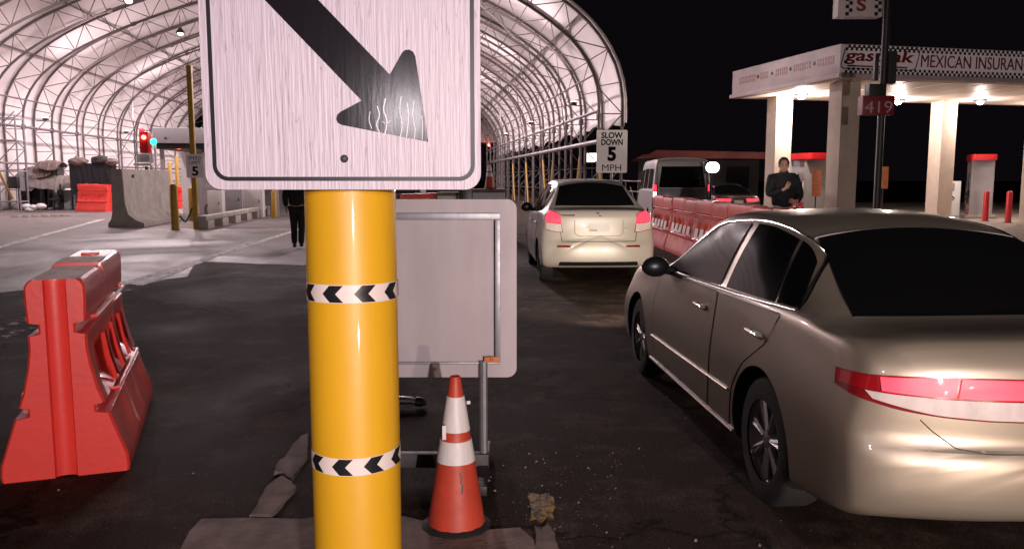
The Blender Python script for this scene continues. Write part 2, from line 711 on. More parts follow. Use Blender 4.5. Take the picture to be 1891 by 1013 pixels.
# smooth dark patches and wheel-worn bands
for q in () and ([(300, 505), (420, 470), (560, 474), (640, 486), (560, 516), (380, 520)],
          [(110, 470), (300, 432), (420, 436), (330, 462), (180, 484)]):
    sheet('asphalt_patch', [G(*p) for p in q], .006, 'patch' if 'patch' in M else 'asphalt')

# broken concrete island the post stands in
isl = [(300, 1085), (350, 985), (372, 962), (460, 960), (560, 962), (640, 950), (750, 958), (860, 985), (960, 978), (985, 1000), (1010, 1100)]
sheet('traffic_island', [G(*p) for p in isl], 0.002, 'dirtyconcrete', thick=.012)


def rubble(name, poly, h, m, label, cat='rubble', group=None, rough=.012):
    c = Vector((0, 0, 0))
    ps = [G(*p) for p in poly]
    for p in ps: c += p / len(ps)
    mb = MB()
    bm2 = bmesh.new()
    bot = [bm2.verts.new((p.x - c.x, p.y - c.y, 0.001)) for p in ps]
    top = [bm2.verts.new(((p.x - c.x) * .93, (p.y - c.y) * .93, h * random.uniform(.75, 1.1))) for p in ps]
    mid = bm2.verts.new((0, 0, h * 1.05))
    k = len(ps)
    for i in range(k):
        bm2.faces.new((bot[i], bot[(i + 1) % k], top[(i + 1) % k], top[i]))
        bm2.faces.new((top[i], top[(i + 1) % k], mid))
    bm2.faces.new(bot[::-1])
    bmesh.ops.subdivide_edges(bm2, edges=list(bm2.edges), cuts=2, use_grid_fill=True)
    for v in bm2.verts:
        if v.co.z > .003:
            v.co += Vector((random.uniform(-1, 1), random.uniform(-1, 1), random.uniform(-.5, .5))) * rough * .5
            v.co.z = max(v.co.z, .004)
    mb.join(bm2)
    o = mb.build(name, m, ang=50)
    o.location = c
    return tag(o, label, cat, group)


rubble('curb_fragment', [(458, 958), (476, 956), (500, 960), (520, 938), (528, 926), (549, 906), (541, 893), (520, 882), (508, 890), (490, 906), (478, 930)], .022, 'dirtyconcrete',
       'broken pinkish kerb chunk lying left of the yellow post, the one nearest the photo bottom', 'kerb chunk')
rubble('curb_fragment', [(504, 878), (520, 876), (541, 888), (556, 866), (568, 850), (569, 802), (556, 806), (540, 824), (528, 846), (512, 858)], .018, 'dirtyconcrete',
       'broken kerb chunk left of the yellow post, behind the crack', 'kerb chunk')
rubble('curb_fragment', [(985, 1060), (1032, 1060), (1029, 1010), (1021, 978), (1010, 970), (1000, 978), (988, 972), (991, 1000)], .016, 'dirtyconcrete',
       'bare crumbling kerb chunk right of the traffic cone', 'kerb chunk')
rubble('curb_fragment', [(974, 915), (983, 909), (996, 913), (1008, 910), (1022, 918), (1026, 935), (1019, 948), (1024, 962), (1008, 956), (1000, 968), (990, 958), (978, 962), (981, 940)], .006, 'kerbpaint',
       'kerb chunk with worn yellow paint right of the traffic cone', 'kerb chunk')

# loose grit
mb = MB()
for i in range(330):
    px, py = random.uniform(-40, 1500), random.uniform(700, 1040)
    if random.random() < .45:
        px = random.gauss(1050, 90); py = random.uniform(820, 1013)
    p = G(px, py)
    r = random.choice((.0015, .002, .0025, .003, .003, .004, .007)) * random.uniform(.7, 1.2)
    bm2 = bmesh.new()
    bmesh.ops.create_icosphere(bm2, subdivisions=1, radius=r)
    for v in bm2.verts: v.co *= random.uniform(.65, 1.2)
    mb.join(bm2, Matrix.Translation(p + Vector((0, 0, r * .5))))
tag(mb.build('gravel', mat('pale_grit', (.26, .225, .20), .8, var=.5, vscale=2)), kind='stuff')

# ------------------------------------------------------------------ the yellow post and its arrow sign
BX, BY, BR = P(655, 700, 1.95).x, 1.95, .1075
bol = thing('bollard', (BX, BY, 0), 0, 'tall glossy yellow post with two black and white chevron bands, right in front', 'post')
mb = MB()
mb.lathe([(BR, 0.03), (BR, 1.70), (BR * .93, 1.75), (BR * .7, 1.79), (BR * .3, 1.81), (.001, 1.815)], 64)
mb.build('sleeve', 'yellow', bol)
mb = MB()
mb.lathe([(BR + .02, 0), (BR + .02, .03), (BR - .01, .04)], 48)
mb.build('base_ring', 'darkmetal', bol)


def band(z, h, tilt, ph):
    mb = MB()
    K = 96
    r = BR + .0012
    zt = lambda a: z + tilt * math.cos(a + PI / 2)
    mb.mi = 0
    mb.grid([[(r * math.cos(2 * PI * k / K), r * math.sin(2 * PI * k / K), zt(2 * PI * k / K) + s * h / 2) for k in range(K + 1)] for s in (-1, 1)])
    mb.mi = 1
    r += .0012
    N, aw, lag = 9, .30, .17
    for i in range(N):
        a0 = ph + 2 * PI * i / N
        for s in (-1, 1):
            rows = []
            for v in range(3):
                t = v / 2 * s
                row = []
                for u in range(6):
                    a = a0 + lag * abs(t) + aw * u / 5
                    row.append((r * math.cos(a), r * math.sin(a), zt(a) + t * h / 2 * .93))
                rows.append(row)
            mb.grid(rows)
    o = mb.build('chevron_band', ['bandwhite', 'black'], bol)
    return o


# chevron tips point left as seen from the front: going left along the front means decreasing angle
band(P(655, 545, 1.84).z, .042, .002, .05)
band(P(655, 861, 1.84).z, .042, -.003, .17)

SY = 1.80
sx0, sx1 = P(380, 330, SY).x, P(888, 330, SY).x
sz0 = P(632, 350, SY).z
SW = sx1 - sx0
SH = SW * 1.25
scx = (sx0 + sx1) / 2
sg = thing('arrow_sign', (scx, SY, sz0), 0, 'large weathered white sign with a thick black arrow pointing down right', 'sign')
mb = MB()
mb.prism(rounded(SW, SH, .035, 8, 0, SH / 2), 0, .003)
mb.build('panel', 'sign', sg)
kx = lambda px: (P(px, 330, SY).x - scx)
bl, br = kx(394), kx(877)
bz = P(632, 334, SY).z - sz0
bw, bh = br - bl, SH - 2 * bz
oc, ic = rounded(bw, bh, .034, 10, (bl + br) / 2, SH / 2), rounded(bw - .018, bh - .018, .026, 10, (bl + br) / 2, SH / 2)
mb = MB()
K = len(oc)
for a, b, y in ((oc, ic, -.0015),):
    va = [mb.bm.verts.new((p[0], y, p[1])) for p in a]
    vb = [mb.bm.verts.new((p[0], y, p[1])) for p in b]
    for i in range(K):
        mb.bm.faces.new((va[i], va[(i + 1) % K], vb[(i + 1) % K], vb[i]))
mb.build('border', 'black', sg, recalc=False)
arrow = [(425, -66), (668, 186), (630, 206), (623, 212), (621, 220), (624, 227), (632, 231), (791, 262), (767, 104), (763, 96),
         (756, 92), (748, 93), (743, 97), (720, 138), (505, -86)]


def onsign(px, py):
    q = P(px, py, SY)
    return (q.x - scx, q.z - sz0)


mb = MB()
mb.prism([onsign(*p) for p in arrow], -.0018, -.0004)
mb.build('arrow', 'blacksign', sg)
mb = MB()
q = onsign(636, 293)
mb.lathe([(.0085, -.001), (.0085, -.003), (.006, -.0055), (.001, -.006)], 20, (q[0], 0, q[1]), 'y')
mb.build('bolt', 'darkmetal', sg)
mb = MB()
mb.box((-.03, .0035, .12), (.03, .05, .20), .004)
mb.build('bracket', 'galv', sg)

for wx, ws in (([(684, 206), (682, 222), (687, 238)], .0011), ([(697, 196), (701, 214), (696, 230), (702, 246)], .0016), ([(712, 182), (709, 204), (715, 224), (711, 249)], .0018),
               ([(706, 224), (714, 229), (722, 222)], .0012), ([(741, 178), (739, 205), (743, 230), (740, 252)], .0012), ([(752, 190), (755, 215), (751, 254)], .0013),
               ([(765, 186), (763, 214), (767, 240), (765, 257)], .0011), ([(779, 214), (781, 236), (780, 258)], .0010), ([(690, 244), (700, 248)], .0014)):
    mb = MB()
    ws *= .72
    cc = catmull([onsign(*q) for q in wx], 5)
    mb.grid([[Vector((x - ws, -.0022, z)) for x, z in cc], [Vector((x + ws, -.0022, z)) for x, z in cc]])
    mb.build('worn_scratch', 'sheeting', sg)

# ------------------------------------------------------------------ portable sign seen from its back
PY = 4.25
px1 = P(954, 600, PY).x
zt, zb = P(900, 368, PY).z, P(900, 696, PY).z
PWD = zt - zb
ps = thing('portable_sign', ((px1 - PWD / 2), PY, 0), R(0), 'portable road sign seen from its bare metal back, behind the yellow post', 'sign')
pcz = (zt + zb) / 2
mb = MB()
mb.prism(rounded(PWD, PWD, .05, 8, 0, pcz), .0, .004)
mb.build('panel', 'alu', ps)
fx = P(924, 600, PY).x - (px1 - PWD / 2)
fzt, fzb = P(900, 393, PY).z, P(900, 671, PY).z
mb = MB()
t, d = .034, .036
mb.box((-fx, -d, fzt - t), (fx, -.0005, fzt), .003)
mb.box((-fx, -d * .5, fzb), (fx, -.0005, fzb + .012), .002)
mb.box((-fx, -d, fzb + .012), (-fx + t * .8, -.0005, fzt - t), .003)
mb.box((fx - t * .8, -d, fzb + .012), (fx, -.0005, fzt - t), .003)
mb.build('frame', 'galv', ps)
mb = MB()
mb.lathe([(.012, -.037), (.012, -.043), (.004, -.047)], 12, (fx - .045, 0, fzb + .035), 'y')
mb.box((fx - .085, -.04, fzb + .014), (fx - .005, -.036, fzb + .045), .002)
mb.build('rusty_clip', 'amber', ps)
lx = P(893, 700, PY).x - (px1 - PWD / 2)
for s in (1, -1):
    mb = MB()
    mb.tube([(s * lx, -.02, .05), (s * lx, -.02, fzb + .02)], .023, 10)
    mb.build('leg', 'galv', ps)
    mb = MB()
    mb.box((s * lx - .028, -.36, .025), (s * lx + .028, .36, .075), .006)
    mb.build('foot', 'darkmetal', ps)
mb = MB()
mb.box((-lx - .02, -.06, .06), (lx + .028, .0, .135), .008)
mb.build('cross_bar', 'darkgalv', ps)

# ------------------------------------------------------------------ traffic cones
def cone(h=.71, r=.132, base=True):
    prof = []
    Rz = lambda z: r + (.024 - r) * ((z - .03) / (h - .03))
    parts = []
    a = MB(); a.lathe([(Rz(.03), .03), (Rz(h * .25), h * .25), (Rz(h * .6), h * .6), (Rz(h), h), (.018, h + .004), (.016, h - .02)], 40)
    c = []
    for z0, z1 in ((h * .455, h * .595), (h * .655, h * .875)):
        b = MB()
        b.lathe([(Rz(z0) + .0005, z0 - .001), (Rz(z0) + .003, z0), (Rz((z0 + z1) / 2) + .0035, (z0 + z1) / 2), (Rz(z1) + .003, z1), (Rz(z1) + .0005, z1 + .001)], 40)
        c.append(b)
    d = MB(); d.lathe([(r + .030, 0), (r + .030, .016), (r + .02, .024), (r + .002, .032), (r - .01, .04)], 12)
    return a, c, d


def make_cone(loc, label, group=None):
    a, c, d = cone()
    t = thing('traffic_cone', loc, .3, label, 'traffic cone', group)
    a.build('body', 'conered', t)
    for b in c: b.build('reflective_collar', 'reflect', t)
    d.build('base', 'rubber', t)
    return t


cp = G(843, 972)
c1 = make_cone(cp, 'orange traffic cone with two white collars beside the portable sign leg', 'orange traffic cones')
mb = MB()      # torn tape ends
mb.box((-.075, -.06, .44), (-.058, -.058, .505), 0)
mb.build('torn_tape', 'reflect', c1)
mb = MB()
mb.box((.045, -.03, .585), (.062, -.028, .60), 0)
mb.build('torn_tape', 'reflect', c1)
mb = MB()
zc = [(-.004, .29), (.004, .27), (-.003, .25), (.006, .235), (.002, .20)]
fr = [(x, -(.132 + (.024 - .132) * ((z - .03) / .68)) - .0012, z) for x, z in zc]
mb.grid([[Vector(p) + Vector((-.0035, 0, 0)) for p in fr], [Vector(p) + Vector((.0035, 0, 0)) for p in fr]])
mb.build('split', 'black', c1)

# crushed litter behind the post
lp = G(752, 752)
lt = thing('litter', lp, .1, 'small crushed black and silver scrap lying on the asphalt beside the yellow post', 'litter')
mb = MB()
mb.tube([(-.22, 0, .04), (-.08, .01, .055), (.03, 0, .05), (.09, -.01, .035)], .045, 12, radii=[.05, .05, .04, .022], flat=.6)
mb.build('body', 'galv', lt)
mb = MB()
mb.tube([(.06, -.005, .045), (.10, -.01, .04), (.135, -.012, .032)], .04, 12, radii=[.044, .045, .02], flat=.75)
mb.build('cap', 'black', lt)


# ------------------------------------------------------------------ plastic barriers
def barrier_mesh(L, H, wk=.93):
    """water-filled barrier, its length along +y, jersey outline with lifting slots and recessed panels"""
    k = H / 1.07
    prof = [(.33, 0), (.335, .03), (.33, .09), (.285, .22), (.245, .335), (.175, .345), (.175, .385), (.222, .395), (.195, .47), (.165, .60),
            (.150, .70), (.150, .775), (.095, .785), (.095, .835), (.150, .845), (.155, .95), (.155, 1.03), (.140, 1.06), (.12, 1.07)]
    notch = {5, 6, 12, 13}
    mb = MB()
    bands = []
    ys = []
    cuts = [0, .02, .06]
    npan = max(2, round(L / .55))
    pw = (L - .24) / npan
    y = .12
    edges = [(0, 'e'), (.015, 'e'), (.12, 'e')]
    for i in range(npan):
        edges += [(y + .02, 'e'), (y + .07, 'p'), (y + pw - .07, 'p'), (y + pw - .02, 'e')]
        y += pw
    edges += [(L - .12, 'e'), (L - .015, 'e'), (L, 'e')]
    gro = L * .43
    rows = []
    seq = sorted(edges + [(gro - .02, 't'), (gro - .012, 'g'), (gro + .012, 'g'), (gro + .02, 't')])
    for y, kind in seq:
        row = []
        inset = .012 if y in (0, L) else 0
        for i, (w, z) in enumerate(prof):
            ww = w * wk - inset
            if i in notch and (y < .02 or y > L - .02) is False and not (.10 < y < L - .10):
                pass
            if kind == 'p':
                if .42 < z < .68 or z in (.47, .60): ww -= .055
                if .10 < z < .32: ww -= .03
            zz = z
            if y > gro + .015 and z > .84: zz = z + .018
            if kind == 'g' and z > 1.0: zz = z - .05
            row.append((ww, zz * k))
        rows.append((y, row))
    vl = []
    for y, row in rows:
        ring = [mb.bm.verts.new((w, y, z)) for w, z in row] + [mb.bm.verts.new((-w, y, z)) for w, z in row[::-1]]
        vl.append(ring)
    nn = len(vl[0])
    for a, b in zip(vl, vl[1:]):
        for i in range(nn):
            mb.bm.faces.new((a[i], a[(i + 1) % nn], b[(i + 1) % nn], b[i]))
    # end faces with an upright half-round channel
    for ring, y, s in ((vl[0], 0, 1), (vl[-1], L, -1)):
        half = nn // 2
        zz = [ring[i].co.z for i in range(half)]
        chan = []
        for cx_, dy in ((.055, 0), (.047, .02), (.028, .032), (0, .036), (-.028, .032), (-.047, .02), (-.055, 0)):
            chan.append([mb.bm.verts.new((cx_, y + s * dy, z)) for z in zz])
        for i in range(half - 1):
            mb.bm.faces.new((ring[i], ring[i + 1], chan[0][i + 1], chan[0][i]))
            j, j2 = nn - 1 - i, nn - 2 - i
            mb.bm.faces.new((ring[j], ring[j2], chan[-1][i + 1], chan[-1][i]))
            for c, d in zip(chan, chan[1:]):
                mb.bm.faces.new((c[i], c[i + 1], d[i + 1], d[i]))
    return mb, k


def barrier(loc, rz, L, H, label, group=None, m='orange', stickers=0):
    t = thing('plastic_barrier', loc, rz, label, 'barrier', group)
    mb, k = barrier_mesh(L, H)
    mb.build('body', m, t, ang=28)
    for s in (-1, 1):
        r = MB()
        # lipped rails of the two fork pockets
        for (w, z, y0, y1) in ((.156, .842, .16, L - .16), (.235, .398, .30, L - .22)):
            w *= .95
            r.tube([(s * (w - .06), y0, z * k), (s * (w + .018), y0, z * k), (s * (w + .018), y1, z * k), (s * (w - .06), y1, z * k)], .011, 6)
        for q in (.30, .52, .74):
            r.tube([(s * .150, L * q, .69 * k), (s * .172, L * q, .55 * k), (s * .21, L * q, .41 * k)], .012, 6)
        r.build('pocket_rail', m, t)
    c = MB()
    c.box((-.05, L * .74, 1.08 * k), (.05, L * .74 + .1, 1.105 * k), .008)
    c.build('filler_cap', m, t)
    for i in range(stickers):
        w = (L - .3) / stickers
        for s in (-1, 1):
            st = MB()
            y0 = .15 + w * i
            st.quad((s * .200, y0 + .03, .59 * k), (s * .200, y0 + w * .72, .59 * k), (s * .236, y0 + w * .72, .43 * k), (s * .236, y0 + .03, .43 * k))
            st.build('reflective_sticker', 'reflect', t)
    return t


a, b = G(112, 893), G(112, 893)
nb = barrier(Vector((-2.40, 4.22, 0)), R(19.6), 1.66, 1.07,
             'bright orange plastic barrier standing alone on the asphalt at the left front')
mb = MB()
mb.box((-.11, .02, 1.0705), (.11, .68, 1.0735), .0)
mb.build('scuffed_top', 'orangetop', nb)
mb = MB()
mb.box((-.12, .75, 1.0885), (.12, 1.12, 1.0915), .0)
mb.build('scuffed_top', 'orangetop', nb)
# row on the right between the lanes and the forecourt
d0, d1 = Vector((3.62, 20.2, 0)), Vector((3.93, 9.6, 0))
rowdir = (d0 - d1)
rz = math.atan2(-rowdir.x, rowdir.y)
NB = 5
seg = rowdir.length / NB
names = ['farthest faded red barrier of the row beside the white compact car', 'second farthest faded red barrier of the row right of the white compact car',
         'middle faded red barrier of the row in front of the grey van', 'faded red barrier with white stickers just ahead of the silver sedan roof',
         'nearest faded red barrier of the row, mostly behind the silver sedan roof']
for i in range(NB):
    p = d1 + rowdir * (i / NB)
    barrier(p, rz + random.uniform(-.012, .012), seg - .05, 1.15, names[NB - 1 - i], 'faded red barriers along the right lane', 'orangedull', 5)

# ------------------------------------------------------------------ the big fabric shed
KS = 1.17
S0, BAY, NA = 26.0 * KS, 2.8 * KS, 15
LL, LR = -16.3 * KS, 6.0 * KS
LC, HWD = (LL + LR) / 2, (LR - LL) / 2
prof = [(0, 0.0), (0, 1.4), (0, 2.8), (0, 4.1), (.16, 4.85), (.56, 5.55), (1.15, 6.17), (2.2, 6.9), (3.2, 7.42), (4.3, 7.92), (5.6, 8.42), (7.2, 8.98), (9.2, 9.5), (HWD / KS, 9.8)]
prof = [(x * KS, max(0, 1.6 + (z - 1.6) * KS)) for x, z in prof]
prof[0] = (0, 0)
prof[1] = (0, 1.3)


def dense(pr, st=.55):
    out = []
    for (a, b), (c, d) in zip(pr, pr[1:]):
        k = max(1, int(math.hypot(c - a, d - b) / st))
        out += [(a + (c - a) * i / k, b + (d - b) * i / k) for i in range(k)]
    return out + [pr[-1]]


half = catmull(prof, 3)
full = [(-HWD + x, z) for x, z in half] + [(HWD - x, z) for x, z in half[::-1][1:]]
# resample evenly
def resample(pts, n):
    L = [0]
    for a, b in zip(pts, pts[1:]):
        L.append(L[-1] + math.dist(a, b))
    out = []
    j = 0
    for i in range(n):
        t = L[-1] * i / (n - 1)
        while j < len(L) - 2 and L[j + 1] < t: j += 1
        u = (t - L[j]) / max(1e-9, L[j + 1] - L[j])
        out.append(tuple(a + (b - a) * u for a, b in zip(pts[j], pts[j + 1])))
    return out


NP = 41
FN = 4
NF = (NP - 1) * FN + 1
fine_in = resample(full, NF)
outer = []
for i, p in enumerate(fine_in):
    a, b = fine_in[max(i - 1, 0)], fine_in[min(i + 1, NF - 1)]
    dx, dz = b[0] - a[0], b[1] - a[1]
    l = math.hypot(dx, dz)
    outer.append((p[0] - dz / l * .90, max(0, p[1] + dx / l * .90)))
fine_out = outer
inner, outer = fine_in[::FN], fine_out[::FN]
tc = TW(LC, S0 + BAY * (NA - 1) / 2)
tent = thing('fabric_shed', tc, TA, 'huge arched white fabric shed on steel trusses over the lanes', 'fabric shed')
y0 = -BAY * (NA - 1) / 2
for k in range(NA):
    mb = MB()
    y = y0 + BAY * k
    near = k < 7
    cr = .058 if near else .052
    mb.tube([(x, y, z) for x, z in fine_in[::2]], cr, 8)
    mb.tube([(x, y, z) for x, z in fine_out[::2]], cr, 8)
    for i in range(NP):
        mb.tube([(inner[i][0], y, inner[i][1]), (outer[i][0], y, outer[i][1])], .020, 5, False)
        if i < NP - 1:
            if i % 2:
                mb.tube([(inner[i][0], y, inner[i][1]), (outer[i + 1][0], y, outer[i + 1][1])], .022, 5, False)
            else:
                mb.tube([(outer[i][0], y, outer[i][1]), (inner[i + 1][0], y, inner[i + 1][1])], .022, 5, False)
    for i in range(4, NP, 8):      # bolted splices
        a, b = inner[i], inner[min(i + 1, NP - 1)]
        mb.tube([(a[0], y, a[1]), (a[0] + (b[0] - a[0]) * .22, y, a[1] + (b[1] - a[1]) * .22)], cr * 1.8, 8)
    mb.build('arch_truss', 'tent_steel', tent)
ye0, ye1 = y0, -y0
def at_z(side, z, which):
    pts = which if side < 0 else which[::-1]
    for a, b in zip(pts, pts[1:]):
        if a[1] <= z <= b[1] and b[1] > a[1]:
            u = (z - a[1]) / (b[1] - a[1])
            return a[0] + (b[0] - a[0]) * u
for side in (-1, 1):
    for z, w, r in ((2.3, inner, .05), (4.1, inner, .065), (5.4, inner, .04), (7.6, outer, .035), (9.4, outer, .035)):
        if side > 0 and z == 2.3: z = 2.95; r = .095
        mb = MB()
        x = at_z(side, z, w)
        mb.tube([(x, ye0, z), (x, ye1, z)], r, 8)
        mb.build('purlin', 'tent_steel', tent)
mb = MB()
mb.tube([(0, ye0, inner[NP // 2][1]), (0, ye1, inner[NP // 2][1])], .05, 8)
mb.build('purlin', 'tent_steel', tent)
for k, (side, bays) in enumerate(((-1, (8,)), (1, (1, 5, 8)))):
    pts = inner if side < 0 else inner[::-1]
    for b in bays:
        mb = MB()
        for i in range(3, 19, 4):
            a, c = pts[i], pts[min(i + 4, NP - 1)]
            mb.tube([(a[0], y0 + BAY * b, a[1]), (c[0], y0 + BAY * (b + 1), c[1])], .022, 5)
            mb.tube([(a[0], y0 + BAY * (b + 1), a[1]), (c[0], y0 + BAY * b, c[1])], .022, 5)
        mb.build('cross_bracing', 'tent_steel', tent)
# yellow guard straps on the right legs
for k in (0, 1, 3, 4, 6, 8):
    mb = MB()
    xr = inner[-1][0]
    s = 1 if k % 2 else -1
    mb.tube([(xr, y0 + BAY * k, 2.55), (xr - .02, y0 + BAY * k + s * 1.15, .05)], .055, 6)
    mb.build('guard_strap', 'yellowpost', tent)
for k in (3, 6):
    mb = MB()
    xr = inner[0][0]
    mb.tube([(xr, y0 + BAY * k, 2.5), (xr + .05, y0 + BAY * k + (1.5 if k == 3 else -1.6), .6)], .06, 6)
    mb.build('guard_strap', 'yellowpost', tent)
for k in range(NA):
    for side in (0, -1):
        for pts in (inner, outer):
            pass
# cover
mb = MB()
cov = []
for p, q in zip(fine_in[::2], fine_out[::2]):
    dx, dz = q[0] - p[0], q[1] - p[1]
    l = math.hypot(dx, dz)
    cov.append((q[0] + dx / l * .085, q[1] + dz / l * .085))
iend = max(i for i in range(len(cov)) if cov[i][1] > 3.65 and i > len(cov) // 2)
a, b = cov[iend], cov[iend + 1]
u = (a[1] - 3.65) / (a[1] - b[1])
cov2 = cov[:iend + 1] + [(a[0] + (b[0] - a[0]) * u, 3.65)]
cov2[0] = (cov2[0][0], .02)
rows = []
NY = (NA - 1) * 4
for j in range(NY + 1):
    y = y0 - .12 + (BAY * (NA - 1) + .24) * j / NY
    sag = .055 * (0 if j % 4 == 0 else (.75 if j % 2 else 1))
    row = []
    for i, (x, z) in enumerate(cov2):
        cxx, czz = x * .0, 4
        d = Vector((-x, 0, 4 - z)).normalized()
        zz = z + d.z * sag
        if i == len(cov2) - 1: zz += random.uniform(-.16, .14)
        row.append((x + d.x * sag + (random.uniform(-.1, .05) if i == len(cov2) - 1 else 0), y, zz))
    rows.append(row)
mb.grid(rows)
me_o = mb.build('fabric_cover', 'fabric', tent, ang=60)
sd = me_o.modifiers.new('thickness', 'SOLIDIFY')
sd.thickness = .015
sd.offset = 1
# rolled edge along the near arch
mb = MB()
mb.tube([(x, y0 - .14, z) for x, z in cov2], .06, 8)
mb.build('edge_hem', 'fabric', tent)
# lamps hung in the shed
TL = []
for s in (32.2, 39.2, 47.4, 55.6, 63.2, 71.0):
    for l in (-12.4, .35):
        TL.append((l, s))
for i, (l, s) in enumerate(TL):
    p = TW(l, s, 9.4)
    t = thing('flood_lamp', p, TA, None, 'lamp', 'lamps hung under the shed arches')
    t['label'] = 'bright round lamp hung under the arches of the fabric shed'
    mb = MB()
    mb.lathe([(.05, .30), (.10, .26), (.20, .12), (.24, 0), (.235, -.01), (.19, .10), (.05, .24)], 20)
    mb.build('shade', 'darkmetal', t)
    mb = MB()
    mb.ball((0, 0, .02), .15, (1, 1, .8))
    mb.build('bulb', glow('tent_lamp_glow_%d' % i, (1, .93, .9), 14) if i == 0 else bpy.data.materials['tent_lamp_glow_0'], t)
    mb = MB()
    mb.tube([(0, 0, .28), (0, 0, .95)], .02, 6)
    mb.build('hanger', 'darkmetal', t)

# flood lamps added on the legs, turned up to brighten the roof
UL = []
for s in (33.0, 45.0, 57.0):
    for side in (-1, 1):
        l = LL + .45 if side < 0 else LR - .45
        p = TW(l, s, 4.6)
        UL.append((p, TW(LC + side * -1.0, s + 1.5, 11.2)))
        t = thing('flood_lamp', p, TA, None, 'lamp', 'small flood lamps added on the shed legs')
        t['label'] = 'small flood lamp added on a shed leg to brighten the roof'
        mb = MB()
        mb.box((-.12, -.09, -.09), (.12, .09, .05), .02)
        mb.tube([(0, 0, -.09), (-side * -.45, 0, -.12)], .02, 6)
        mb.build('housing', 'darkmetal', t)
        mb = MB()
        mb.box((-.10, -.07, .053), (.10, .07, .06))
        mb.build('lens', bpy.data.materials['tent_lamp_glow_0'], t)
# ------------------------------------------------------------------ cars
def hermite(tab):
    xs = [t[0] for t in tab]
    ys = [t[1] for t in tab]
    n = len(xs)
    d = [(ys[i + 1] - ys[i]) / (xs[i + 1] - xs[i]) for i in range(n - 1)]
    m = [d[0]] + [0 if d[i - 1] * d[i] <= 0 else 2 * d[i - 1] * d[i] / (d[i - 1] + d[i]) for i in range(1, n - 1)] + [d[-1]]

    def f(x):
        if x <= xs[0]: return ys[0]
        if x >= xs[-1]: return ys[-1]
        i = max(k for k in range(n - 1) if xs[k] <= x)
        h = xs[i + 1] - xs[i]
        t = (x - xs[i]) / h
        return ((1 + 2 * t) * (1 - t) ** 2 * ys[i] + t * (1 - t) ** 2 * h * m[i] + t * t * (3 - 2 * t) * ys[i + 1] + t * t * (t - 1) * h * m[i + 1])
    return f


